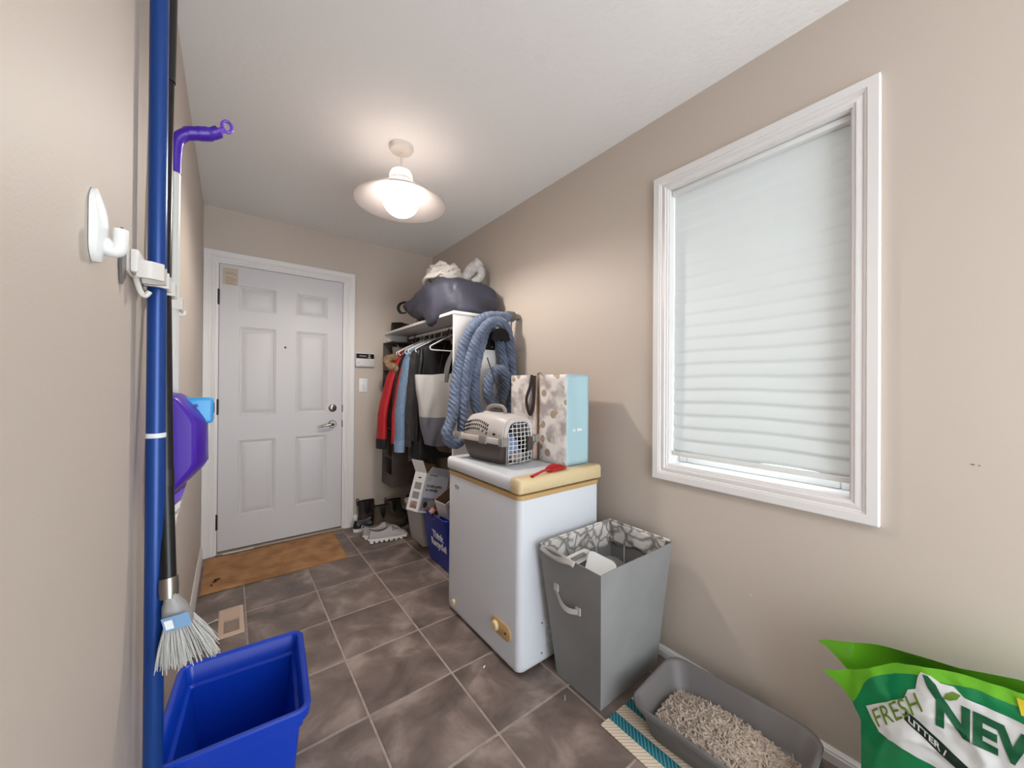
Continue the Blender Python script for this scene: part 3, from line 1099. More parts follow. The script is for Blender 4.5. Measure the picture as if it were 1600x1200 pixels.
o = blob(1.108, 1.535, TZ + .068, .078, .11, .085, .22, 2.2).build('carrier_blanket', CLOTHB, smooth=80)
tag(o, 'pale blue cloth bundled inside the pet carrier', 'blanket')
tag(blob(1.130, 1.445, TZ + .034, .048, .03, .032, .3, 2.5).build('soft_toy', M('grey_fleece', (150, 140, 138), .95, var=(60, .2)), smooth=80), 'grey fleece scrap behind the wire door of the carrier', 'fleece')

# ------------------------------------------------------------------ gift bags
def bag_material():
    m = bpy.data.materials.new('floral_print_paper')
    m.use_nodes = True
    nt = m.node_tree
    b = nt.nodes['Principled BSDF']
    b.inputs['Roughness'].default_value = .4
    g = nt.nodes.new('ShaderNodeNewGeometry')
    n = nt.nodes.new('ShaderNodeTexNoise')
    n.inputs['Scale'].default_value = 14
    n.inputs['Detail'].default_value = 3
    nt.links.new(g.outputs['Position'], n.inputs['Vector'])
    r = nt.nodes.new('ShaderNodeValToRGB')
    e = r.color_ramp.elements
    e[0].position, e[0].color = .36, (*lin((170, 160, 156)), 1)
    e[1].position, e[1].color = .55, (*lin((228, 222, 218)), 1)
    nt.links.new(n.outputs['Fac'], r.inputs['Fac'])
    v = nt.nodes.new('ShaderNodeTexVoronoi')
    v.inputs['Scale'].default_value = 19
    nt.links.new(g.outputs['Position'], v.inputs['Vector'])
    r2 = nt.nodes.new('ShaderNodeValToRGB')
    r2.color_ramp.interpolation = 'CONSTANT'
    e = r2.color_ramp.elements
    e[0].position, e[0].color = 0, (1, 1, 1, 1)
    e[1].position, e[1].color = .38, (0, 0, 0, 1)
    nt.links.new(v.outputs['Distance'], r2.inputs['Fac'])
    n2 = nt.nodes.new('ShaderNodeTexNoise')
    n2.inputs['Scale'].default_value = 7
    nt.links.new(g.outputs['Position'], n2.inputs['Vector'])
    r3 = nt.nodes.new('ShaderNodeValToRGB')
    r3.color_ramp.elements[0].position = .5
    r3.color_ramp.elements[1].position = .56
    nt.links.new(n2.outputs['Fac'], r3.inputs['Fac'])
    mul = nt.nodes.new('ShaderNodeMath')
    mul.operation = 'MULTIPLY'
    nt.links.new(r2.outputs['Color'], mul.inputs[0])
    nt.links.new(r3.outputs['Color'], mul.inputs[1])
    mx = nt.nodes.new('ShaderNodeMix')
    mx.data_type = 'RGBA'
    nt.links.new(mul.outputs[0], mx.inputs['Factor'])
    nt.links.new(r.outputs['Color'], mx.inputs[6])
    mx.inputs[7].default_value = (*lin((172, 150, 128)), 1)
    nt.links.new(mx.outputs[2], b.inputs['Base Color'])
    return m


FLORAL = bag_material()
AQUA = M('aqua_paper', (166, 196, 203), .38)
PEACH = M('peach_paper', (206, 168, 146), .5)
RIBBON = M('dark_ribbon', (40, 30, 30), .5)


def gift_bag(name, label, x0, x1, y0, y1, z0, z1, front, side, inner, lean=0.0, pinch=.02):
    t = thing(name, label, 'gift bag', ((x0 + x1) / 2, (y0 + y1) / 2, z0))
    n = 10

    def P(x, y, v):
        return V(x + lean * v, y, z0 + (z1 - z0) * v)

    def pch(v):
        return pinch * v * v
    # panels facing -x and +x, gussets facing -y and +y with a centre fold
    def face(xa, ya, xb, yb, fold):
        def fn(u, v):
            x, y = xa + (xb - xa) * u, ya + (yb - ya) * u
            tri = 1 - abs(2 * u - 1)
            d = fold * tri * v
            nx, ny = (yb - ya), -(xb - xa)
            L = sqrt(nx * nx + ny * ny)
            wv = .0035 * noise.noise(V(u * 3, v * 5, xa * 10 + ya * 3)) * (1 if 0.02 < u < .98 else 0)
            return P(x - nx / L * (d - wv), y - ny / L * (d - wv), v)
        return fn
    MB().grid(face(x0, y1, x0, y0, 0), 12, 18).build('printed_panel', front, t, smooth=40, solid=.0012)
    MB().grid(face(x0, y0, x1, y0, .014), 12, 18).build('side_gusset', side, t, smooth=25, solid=.0012)
    MB().grid(face(x1, y0, x1, y1, 0), 12, 18).build('back_panel', inner, t, smooth=40, solid=.0012)
    MB().grid(face(x1, y1, x0, y1, .014), 12, 18).build('side_gusset', side, t, smooth=25, solid=.0012)
    MB().box(x0 + .001, x1 - .001, y0 + .001, y1 - .001, z0 + .0008, z0 + .003).build('base', inner, t, smooth=0)
    return t


g1 = gift_bag('gift_bag', 'floral gift bag with aqua side standing by the wall on the freezer', 1.272, 1.428, 1.232, 1.425, TZ + .002, 1.262, FLORAL, AQUA, PEACH)
m = MB()
for k, (u, wd_, h_) in enumerate(((.006, .022, .016), (.030, .016, .011), (.056, .012, .014), (.070, .026, .012))):
    m.box(1.290 + u, 1.290 + u + wd_, 1.2425 - .010 * (1 - abs(u - .045) / .05) - .001, 1.2425 - .0002, .985, .985 + h_)
m.build('faded_print', M('white_print', (222, 228, 230), .4), g1, smooth=0)
g2 = gift_bag('gift_bag', 'cream floral gift bag with dark ribbon behind the pet carrier', 1.262, 1.41, 1.45, 1.652, TZ + .002, 1.262, FLORAL, PEACH, PEACH)
MB().tube(spline([(1.258, 1.47, 1.262), (1.250, 1.475, 1.20), (1.246, 1.50, 1.13), (1.247, 1.475, 1.06), (1.250, 1.452, 1.09), (1.252, 1.445, 1.17), (1.258, 1.45, 1.258)], 6), .012, 8, flat=.25).build('ribbon_handle', RIBBON, g2)
MB().tube(spline([(1.270, 1.44, 1.262), (1.266, 1.42, 1.272), (1.262, 1.40, 1.268)], 6), .004, 8, flat=.4).build('ribbon_handle', RIBBON, g1)

# ------------------------------------------------------------------ red slotted scoop
RED = M('red_plastic', (176, 16, 24), .3)
sc_ = thing('litter_scoop', 'red plastic slotted scoop lying on the freezer lid edge', 'scoop', (1.1, 1.18, TZ))
ux = V(.995, .10, 0).normalized()
uy = V(-.10, .995, 0).normalized()
c0 = V(1.150, 1.196, TZ + .003)
bowl = MB()
rings = []
NB = 12
for k in range(NB + 1):
    s = k / NB
    hw_ = .032 * (sin(pi * (.16 + .80 * s)) ** .6)
    c = c0 + ux * (.118 * s - .030)
    lift = .010 + .012 * sin(pi * s)
    prof = []
    for q in range(9):
        a = -1 + q / 4
        prof.append(c + uy * (hw_ * a) + V(0, 0, .0015 + lift * abs(a) ** 3))
    rings.append(prof)
bowl.loft(rings, False)
bo = bowl.build('bowl', RED, sc_, smooth=60, solid=.0028)
for k in range(6):
    for q in range(2):
        c = c0 + ux * (.0 + k * .010) + uy * (-.011 + q * .016) + V(0, 0, .0045)
        MB().prism([c - ux * .0015 - uy * .006, c + ux * .0015 - uy * .006, c + ux * .0015 + uy * .006, c - ux * .0015 + uy * .006], (0, 0, .0004)).build('slot', M('slot_shadow', (96, 10, 14), .6) if k + q == 0 else MATS['slot_shadow'], bo, smooth=0)
MB().tube(spline([tuple(c0 - ux * .025 + V(0, 0, .006)), tuple(c0 - ux * .06 + V(0, 0, .014) - uy * .004), tuple(c0 - ux * .11 + V(0, 0, .010) - uy * .012), tuple(c0 - ux * .158 + V(0, 0, .006) - uy * .022)], 6),
          [.008] * 6 + [.0075] * 6 + [.009] * 6 + [.0095], 10, flat=.55).build('handle', RED, sc_)

# ------------------------------------------------------------------ laundry hamper
HAMP = M('grey_canvas', (136, 135, 134), .85, var=(6, .06), bump=(700, .35, 2))
def leaf_material():
    m = bpy.data.materials.new('leaf_print_lining')
    m.use_nodes = True
    nt = m.node_tree
    b = nt.nodes['Principled BSDF']
    b.inputs['Roughness'].default_value = .85
    g = nt.nodes.new('ShaderNodeNewGeometry')
    n = nt.nodes.new('ShaderNodeTexNoise')
    n.inputs['Scale'].default_value = 9
    nt.links.new(g.outputs['Position'], n.inputs['Vector'])
    mixv = nt.nodes.new('ShaderNodeMix')
    mixv.data_type = 'RGBA'
    mixv.inputs['Factor'].default_value = .12
    nt.links.new(g.outputs['Position'], mixv.inputs[6])
    nt.links.new(n.outputs['Color'], mixv.inputs[7])
    v = nt.nodes.new('ShaderNodeTexVoronoi')
    v.feature = 'DISTANCE_TO_EDGE'
    v.inputs['Scale'].default_value = 17
    nt.links.new(mixv.outputs[2], v.inputs['Vector'])
    r = nt.nodes.new('ShaderNodeValToRGB')
    e = r.color_ramp.elements
    e[0].position, e[0].color = .01, (*lin((132, 124, 119)), 1)
    e[1].position, e[1].color = .14, (*lin((216, 212, 207)), 1)
    nt.links.new(v.outputs['Distance'], r.inputs['Fac'])
    v2 = nt.nodes.new('ShaderNodeTexVoronoi')
    v2.inputs['Scale'].default_value = 17
    nt.links.new(mixv.outputs[2], v2.inputs['Vector'])
    r2 = nt.nodes.new('ShaderNodeValToRGB')
    r2.color_ramp.elements[0].position = .2
    r2.color_ramp.elements[0].color = (.72, .71, .70, 1)
    r2.color_ramp.elements[1].position = .5
    r2.color_ramp.elements[1].color = (1, 1, 1, 1)
    nt.links.new(v2.outputs['Color'], r2.inputs['Fac'])
    mm = nt.nodes.new('ShaderNodeMix')
    mm.data_type = 'RGBA'
    mm.blend_type = 'MULTIPLY'
    mm.inputs['Factor'].default_value = 1
    nt.links.new(r.outputs['Color'], mm.inputs[6])
    nt.links.new(r2.outputs['Color'], mm.inputs[7])
    nt.links.new(mm.outputs[2], b.inputs['Base Color'])
    return m


LEAF = leaf_material()
hp = thing('laundry_hamper', 'tall grey canvas hamper with leaf print lining beside the freezer', 'hamper', (1.28, .99, 0))
bot = (1.100, 1.474, .882, 1.112)
top = (1.024, 1.487, .823, 1.143)
HZ = .548


def hr(v, ins=0.0, bulge=0.0, nseg=7):
    x0, x1, y0, y1 = [bot[i] + (top[i] - bot[i]) * v for i in range(4)]
    x0 += ins; x1 -= ins; y0 += ins; y1 -= ins
    out = []
    cs = [(x0, y0), (x1, y0), (x1, y1), (x0, y1)]
    nm = [(0, -1), (1, 0), (0, 1), (-1, 0)]
    for k in range(4):
        a, b_ = cs[k], cs[(k + 1) % 4]
        for q in range(nseg):
            u = q / nseg
            bl = -bulge * sin(pi * u) * sin(pi * min(1, v + .02)) + (.004 * noise.noise(V(k * 5 + u * 2, v * 4, 1)) if q else 0)
            out.append(V(a[0] + (b_[0] - a[0]) * u + nm[k][0] * bl, a[1] + (b_[1] - a[1]) * u + nm[k][1] * bl, HZ * v))
    return out


rings = [hr(0.003)] + [hr(i / 14, bulge=.006) for i in range(1, 15)] + [hr(1.0, .004), hr(.7, .005), hr(.3, .005), hr(.02, .006)]
MB().loft(rings).build('canvas_body', HAMP, hp, smooth=55)
# lining folded down inside the far sides
def lining(pa, pb, depth, sag, off):
    def fn(u, v):
        p = Vector(pa) * (1 - u) + Vector(pb) * u
        d = depth * (1 + sag * sin(u * 9) * .2)
        w = .004 * noise.noise(V(u * 6, v * 3, depth * 40))
        return p + Vector(off) * (.006 + w + .002 * sin(u * 23) * v) + V(0, 0, .004 - d * v)
    return fn


m = MB().grid(lining((1.046, 1.139, HZ), (1.480, 1.139, HZ), .105, .5, (0, -1, 0)), 40, 8)
m.grid(lining((1.480, 1.134, HZ), (1.480, .845, HZ), .095, .5, (-1, 0, 0)), 40, 8)
m.build('print_lining', LEAF, hp, smooth=60, solid=.0015)
# rolled lining hem along the rim
hem = MB()
for a, b_ in (((1.026, 1.141, HZ + .004), (1.487, 1.141, HZ + .004)), ((1.487, 1.141, HZ + .004), (1.487, .826, HZ + .004))):
    hem.tube([wob(Vector(a) * (1 - k / 14) + Vector(b_) * (k / 14), 25, .003) for k in range(15)], .0055, 8)
hem.build('lining_hem', LEAF, hp)
STRAP = M('pale_webbing', (188, 184, 180), .8, bump=(500, .3))
MB().grid(lambda u, v: V(1.027 - .014 * v * (1 - .3 * sin(pi * u)) + .004 * sin(u * 5), 1.130 - .19 * u, HZ + .006 - .035 * v * (.5 + .5 * sin(pi * min(1, u * 1.15)))), 20, 4).build('lining_flap', STRAP, hp, smooth=60, solid=.0015)
# strap handle on the side that faces the room
def on_side(y, v):
    return bot[0] + (top[0] - bot[0]) * v
m = MB()
pts = []
for k in range(13):
    s = k / 12
    y = 1.062 - .11 * s
    z = .395 - .042 * s - .022 * sin(pi * s)
    pts.append(V(on_side(y, z / HZ) - .004 - .016 * sin(pi * s), y, z))
rings = [[p + V(-.001, 0, .0105), p + V(.001, 0, .0105), p + V(.001, 0, -.0105), p + V(-.001, 0, -.0105)] for p in pts]
m.loft(rings)
m.build('strap_handle', STRAP, hp, smooth=40)
m = MB()
for y, z in ((1.062, .400), (.952, .355)):
    x = on_side(y, z / HZ)
    m.box(x - .0035, x + .004, y - .012, y + .012, z - .014, z + .014, .001, 1)
m.build('strap_anchor', STRAP, hp)
# stays of the frame showing inside
for x, y in ((1.478, 1.05), (1.38, 1.134)):
    MB().tube([(x - .004, y, .46), (x - .004, y, .30)], .0025, 6).build('frame_stay', WHITE, hp)

# white plastic ware in the hamper
def tray(name, label, loc, rot, lx, ly, h):
    t = thing(name, label, 'plastic tray', loc, rot)
    MB().loft([rrect(-lx + .01, lx - .01, -ly + .01, ly - .01, 0, .02), rrect(-lx, lx, -ly, ly, h, .025), rrect(-lx + .004, lx - .004, -ly + .004, ly - .004, h + .002, .022),
               rrect(-lx + .010, lx - .010, -ly + .010, ly - .010, h - .003, .02)]).build('shell', WHITE, t, world=False, smooth=45)
    return t


tray('plastic_tray', 'larger white plastic tray poking from the hamper, nearest the front corner', (1.172, .950, .468), (radians(22), radians(-14), radians(32)), .074, .060, .018)
t2 = tray('plastic_tray', 'slim white plastic lid with grey grip lying in the hamper', (1.145, 1.045, .485), (radians(14), radians(-6), radians(-4)), .080, .028, .012)
MB().box(-.03, .045, -.008, .008, .010, .020, .003, 1).build('grip', M('grey_brown_grip', (134, 124, 118), .5), t2, world=False)
tag(MB().lathe([(0, .0), (.03, .004), (.034, .03), (.026, .055), (0, .062)], (1.30, .90, .41), 20).build('plastic_cup', WHITE, smooth=60), 'small rounded white cup inside the hamper near the right side', 'cup')
# support for the ware: a folded grey cloth filling the hamper
tag(blob(1.29, 1.0, .285, .155, .105, .175, .10, 1.6).build('laundry_bundle', M('laundry_grey', (120, 118, 118), .9, var=(20, .2)), smooth=80), 'grey laundry heaped in the bottom of the hamper', 'laundry')

# ------------------------------------------------------------------ litter mat, litter box, pellets
def mat_pattern():
    m = bpy.data.materials.new('striped_mat_weave')
    m.use_nodes = True
    nt = m.node_tree
    b = nt.nodes['Principled BSDF']
    b.inputs['Roughness'].default_value = .9
    g = nt.nodes.new('ShaderNodeNewGeometry')
    sep = nt.nodes.new('ShaderNodeSeparateXYZ')
    nt.links.new(g.outputs['Position'], sep.inputs[0])

    def math(op, a, b_=None, c=None):
        n = nt.nodes.new('ShaderNodeMath')
        n.operation = op
        for i, x in enumerate((a, b_)):
            if x is None:
                continue
            if isinstance(x, (int, float)):
                n.inputs[i].default_value = x
            else:
                nt.links.new(x, n.inputs[i])
        return n.outputs[0]
    band = math('FRACT', math('MULTIPLY', sep.outputs[0], 1 / .095))
    teal = math('GREATER_THAN', band, .55)
    stripe = math('FRACT', math('MULTIPLY', math('ADD', sep.outputs[1], math('MULTIPLY', math('PINGPONG', sep.outputs[0], .0475), .8)), 1 / .014))
    line = math('GREATER_THAN', stripe, .84)
    mx = nt.nodes.new('ShaderNodeMix')
    mx.data_type = 'RGBA'
    nt.links.new(teal, mx.inputs['Factor'])
    mx.inputs[6].default_value = (*lin((216, 200, 178)), 1)
    mx.inputs[7].default_value = (*lin((18, 104, 116)), 1)
    mx2 = nt.nodes.new('ShaderNodeMix')
    mx2.data_type = 'RGBA'
    lc = nt.nodes.new('ShaderNodeMix')
    lc.data_type = 'RGBA'
    nt.links.new(teal, lc.inputs['Factor'])
    lc.inputs[6].default_value = (*lin((156, 134, 112)), 1)
    lc.inputs[7].default_value = (*lin((120, 176, 180)), 1)
    nt.links.new(line, mx2.inputs['Factor'])
    nt.links.new(mx.outputs[2], mx2.inputs[6])
    nt.links.new(lc.outputs[2], mx2.inputs[7])
    nt.links.new(mx2.outputs[2], b.inputs['Base Color'])
    return m


tag(MB().box(1.055, 1.50, .16, .846, .0005, .006, .002, 1).build('floor_mat', mat_pattern(), smooth=30), 'teal and cream striped floor mat under the litter box', 'mat')
LGREY = M('litter_box_grey', (112, 108, 107), .42)
lb_ = thing('litter_box', 'grey plastic litter box on the striped mat', 'litter box', (1.235, .55, .006))
lx0, lx1, ly0, ly1 = 1.125, 1.475, .298, .792
ROTL = Matrix.Translation((1.30, .545, 0)) @ Matrix.Rotation(radians(4.4), 4, 'Z') @ Matrix.Translation((-1.30, -.545, 0))


def lr(z, ins, r=.06):
    k = (.116 - z) / .116 * .03
    return rrect(lx0 + ins + k, lx1 - ins - k, ly0 + ins + k, ly1 - ins - k, z, r, 7)


MB().loft([lr(.0075, .018), lr(.013, .012), lr(.096, .012), lr(.098, .0), lr(.109, 0), lr(.114, .004), lr(.115, .012), lr(.110, .017), lr(.03, .022), lr(.016, .032)]).turn(ROTL).build('pan', LGREY, lb_, smooth=45)
PELL = M('wood_pellet', (182, 166, 152), .85, var=(60, .22))


def heap(x, y):
    u, v = (x - (lx0 + lx1) / 2) / .15, (y - .52) / .22
    return .022 + .050 * max(0, 1 - ((u + .15) ** 2 * .8 + (v - .12) ** 2 * .9)) ** .8


pm = MB()
for k in range(3600):
    x = random.uniform(lx0 + .055, lx1 - .060)
    y = random.uniform(ly0 + .055, ly1 - .065)
    z = heap(x, y) + random.uniform(-.006, .006)
    L = random.uniform(.008, .015)
    r = random.uniform(.0026, .0034)
    th, ph = random.uniform(0, 2 * pi), random.uniform(-.5, .7)
    d = V(cos(th) * cos(ph), sin(th) * cos(ph), sin(ph))
    z = max(z, .0205 + abs(d.z) * L)
    s = d.cross(V(0, 0, 1)).normalized()
    u = s.cross(d)
    rr = []
    for q in (-1, 1):
        rr.append([V(x, y, z) + d * (L * q) + (s * cos(2 * pi * j / 5) + u * sin(2 * pi * j / 5)) * r for j in range(5)])
    pm.loft(rr)
# bed beneath the loose pellets
pm.grid(lambda u, v: V(lx0 + .05 + (lx1 - lx0 - .105) * u, ly0 + .05 + (ly1 - ly0 - .11) * v, max(.0185, heap(lx0 + .05 + (lx1 - lx0 - .105) * u, ly0 + .05 + (ly1 - ly0 - .11) * v) - .006)), 30, 40)
pm.turn(ROTL)
tag(pm.build('litter_pellets', PELL, smooth=0, recalc=False), 'heap of pale wood litter pellets in the grey litter box', 'cat litter', kind='stuff')

# ------------------------------------------------------------------ green litter bag
GRN = M('green_film', (18, 126, 74), .16, bump=(26, .6, 3))
LIME = M('lime_film', (104, 178, 38), .16, bump=(26, .6, 3))
PANELW = M('bag_white_print', (208, 208, 206), .3)
OLIVE = M('bag_olive_print', (92, 124, 36), .3)
FOREST = M('bag_forest_print', (12, 84, 52), .3)
DEEP = M('bag_dark_print', (10, 36, 26), .3)
YELL = M('bag_yellow_print', (214, 190, 40), .3)
gb = thing('litter_bag', 'green plastic litter bag with white lettering leaning by the right wall', 'bag', (1.42, -.03, 0))


def interp(tab, x):
    for (a, va), (b, vb) in zip(tab, tab[1:]):
        if a >= x >= b or a <= x <= b:
            k = (x - a) / (b - a) if b != a else 0
            return va + (vb - va) * k
    return tab[-1][1] if abs(x - tab[-1][0]) < abs(x - tab[0][0]) else tab[0][1]


ZT = [(.300, .385), (.282, .393), (.224, .432), (.151, .497), (.107, .517), (.046, .536), (-.042, .548), (-.15, .545), (-.33, .50)]
ZBK = [(.330, .425), (.310, .442), (.246, .469), (.193, .488), (.121, .505), (.048, .522), (-.043, .551), (-.15, .548), (-.33, .50)]


def bag_front(Y, t):
    zt_ = interp(ZT, Y)
    z = zt_ * t
    q = max(0, min(1, (.30 - Y) / .1))
    edge = min(1, max(0, (.235 - Y) / .10)) * min(1, max(0, (Y + .33) / .10))
    bul = .045 * sin(pi * min(1, max(0, t * .96))) ** .6 * (edge ** .5)
    x = 1.385 - bul - .01 * t
    rdg = max(0, 1 - 5 * abs(noise.noise(V(Y * 9 + z * 5, z * 8 - Y * 3, 4)))) ** 2
    x -= .004 * rdg * min(1, max(0, t - .15) * 2)
    x += .006 * noise.noise(V(Y * 16, z * 14, 2)) + .003 * noise.noise(V(Y * 45, z * 38, 5))
    return V(x, Y, z + .003)


def ypos(u, t):
    yl = .215 + (.30 - .215) * max(0, (t - .70) / .30) ** 1.3
    return yl + (-.33 - yl) * u


def front_uv(u, t):
    return bag_front(ypos(u, t), t)


def back_uv(u, t):
    yl = .215 + (.325 - .215) * max(0, (t - .70) / .30) ** 1.3
    Y = yl + (-.33 - yl) * u
    z = interp(ZBK, Y) * t
    edge = min(1, max(0, (.235 - Y) / .10)) * min(1, max(0, (Y + .33) / .10))
    bul = .095 * sin(pi * min(1, max(0, t * .96))) ** .6 * (edge ** .5)
    return V(min(1.538, 1.388 + .045 * t * max(0, min(1, (Y - .05) / .2)) + bul + .004 * noise.noise(V(Y * 20, z * 16, 9))), Y, z + .003)


m = MB()
NU, NV = 70, 48


def band_t(u, j):
    bw = .045 + .16 * max(0, 1 - u / .16) ** 1.3 + .006 * sin(u * 40)
    return (1 - bw) * j / (NV - 5) if j <= NV - 5 else 1 - bw * (NV - j) / 5


for j in range(NV):
    for i in range(NU):
        m.cur = 1 if j >= NV - 5 else 0
        q = [front_uv(a / NU, band_t(a / NU, b)) for a, b in ((i, j), (i + 1, j), (i + 1, j + 1), (i, j + 1))]
        m.add(q, [(0, 1, 2, 3)])
m.build('front_film', [GRN, LIME], gb, smooth=80, merge=True)
m = MB()
for j in range(24):
    for i in range(40):
        m.cur = 1 if j > 18 else 0
        q = [back_uv(a / 40, b / 24) for a, b in ((i, j), (i + 1, j), (i + 1, j + 1), (i, j + 1))]
        m.add(q, [(0, 1, 2, 3)])
m.build('back_film', [GRN, LIME], gb, smooth=80, merge=True)


def onbag(Y, z, lift):
    p = bag_front(Y, min(1.0, z / interp(ZT, Y)))
    return V(p.x - lift, Y, z + .003)


def bag_patch(name, pts, mat, lift):
    """flat print patch: fan of small quads following the film"""
    P = [Vector((a, b, 0)) for a, b in pts]
    bm = bmesh.new()
    f = bm.faces.new([bm.verts.new(p) for p in P])
    bmesh.ops.triangulate(bm, faces=[f])
    for _ in range(5):
        bmesh.ops.subdivide_edges(bm, edges=[e for e in bm.edges if e.calc_length() > .007], cuts=1)
        bmesh.ops.triangulate(bm, faces=bm.faces[:])
    for v in bm.verts:
        v.co = onbag(v.co.x, v.co.y, lift)
    return MB().bm(bm).build(name, mat, gb, smooth=60)


bag_patch('print_panel', [(.205, .355), (.134, .428), (.128, .452), (.115, .462), (.112, .49), (.107, .506), (.09, .507), (.075, .500), (.055, .504), (.039, .491), (.046, .474),
                          (-.10, .488), (-.10, .30), (.02, .30), (.06, .36), (.10, .40), (.150, .368), (.178, .314)], PANELW, .0026)
bag_patch('print_band', [(.133, .379), (.131, .406), (.02, .3415), (-.01, .324), (-.01, .296), (.02, .3135)], DEEP, .0034)
bag_patch('print_leaf', [(.104, .503), (.096, .505), (.082, .494), (.070, .470), (.066, .452), (.080, .460), (.095, .480)], FOREST, .0040)
bag_patch('print_leaf', [(.070, .470), (.066, .484), (.056, .494), (.044, .493), (.050, .480), (.060, .472)], OLIVE, .0040)
bag_patch('print_patch', [(-.032, .538), (-.075, .535), (-.075, .508), (-.038, .506)], YELL, .0036)
o1, o2 = V(.181, .322, 0), V(.101, .424, 0)
bd = (o2 - o1).normalized()
bu = V(-bd.y * -1, bd.x * -1, 0)
bu = V(.42, .90, 0).normalized()
lettering('FRESH', .050, lambda u, v, w: onbag((o1 + bd * u * .96 + bu * v).x, (o1 + bd * u * .96 + bu * v).y, .0038 + w), 'print_lettering', OLIVE, gb, depth=.0003, fine=.006)
lettering('NEWS', .088, lambda u, v, w: onbag(.083 - u * .80, .409 + v - u * .02, .0038 + w), 'print_lettering', FOREST, gb, depth=.0003, bold=.004, res=2, fine=.008)
ld = V(-.86, -.50, 0)
lettering('LITTER /', .020, lambda u, v, w: onbag(.1265 + (ld * u).x, .3815 + (ld * u).y + v, .0044 + w), 'print_lettering', PANELW, gb, depth=.0003, bold=.0004, res=2)

# ------------------------------------------------------------------ closet fittings
MELA = M('white_melamine', (222, 219, 216), .4)
cs = thing('closet_shelf', 'white closet shelf on a tall side panel against the right wall', 'shelf', (1.33, 2.67, 0))
MB().box(1.098, XR - .0005, 2.028, YB - .0005, 1.650, 1.669, .0015, 1).build('shelf_board', MELA, cs)
MB().box(1.102, XR - .016, 2.032, 2.050, .0005, 1.650, .0012, 1).build('side_panel', MELA, cs)
MB().box(1.12, XR - .0005, YB - .02, YB - .0005, 1.575, 1.650, .0012, 1).build('cleat', MELA, cs)
MB().box(XR - .02, XR - .0005, 2.05, YB - .02, 1.575, 1.650, .0012, 1).build('cleat', MELA, cs)
rd = thing('closet_rod', 'white metal closet rod below the shelf', 'rod', (1.30, 2.68, 1.632))
MB().tube([(1.30, 2.051, 1.628), (1.30, YB - .021, 1.628)], .0125, 16).build('tube', WHITE, rd)
for y in (2.054, YB - .024):
    MB().lathe([(.024, -.003), (.024, .003)], (1.30, y, 1.628), 20, 'Y').build('flange', WHITE, rd)

# hangers
def hanger():
    t = thing('hanger', 'h', 'hanger', (1.30, 2.5, 1.640), group='white tube hangers on the closet rod')
    pts = [(0, 0, -.062), (.05, 0, -.082), (.12, 0, -.118), (.195, 0, -.158), (.212, 0, -.172), (.208, 0, -.188), (.19, 0, -.192), (.1, 0, -.192), (0, 0, -.192),
           (-.1, 0, -.192), (-.19, 0, -.192), (-.208, 0, -.188), (-.212, 0, -.172), (-.195, 0, -.158), (-.12, 0, -.118), (-.05, 0, -.082)]
    P = spline(pts + [pts[0]], 4)[:-1]
    MB().tube(P, .0042, 8, loop=True).build('frame', WHITE, t, world=False)
    MB().tube(spline([(0, 0, -.062), (0, 0, -.035), (.012, 0, -.022), (.0165, 0, -.004), (.010, 0, .010), (-.004, 0, .0128), (-.015, 0, .004)], 5), .0026, 8).build('hook', WHITE, t, world=False)
    return t


hg = hanger()
HY = [(2.36, 'white tube hanger nearest the side panel, holding the grey tote straps', 4), (2.60, 'white tube hanger holding the black jacket', 2), (2.72, 'white tube hanger holding the dark charcoal coat', -3),
      (2.81, 'white tube hanger holding the denim shirt', 3), (2.925, 'white tube hanger holding the black quilted jacket', -2), (2.99, 'white tube hanger holding the red parka, farthest back', 2)]
for k, (y, lab, az) in enumerate(HY):
    o = hg if k == 0 else dup(hg)
    o.location = (1.30, y, 1.640)
    o.rotation_euler = (0, 0, radians(az))
    o['label'] = lab


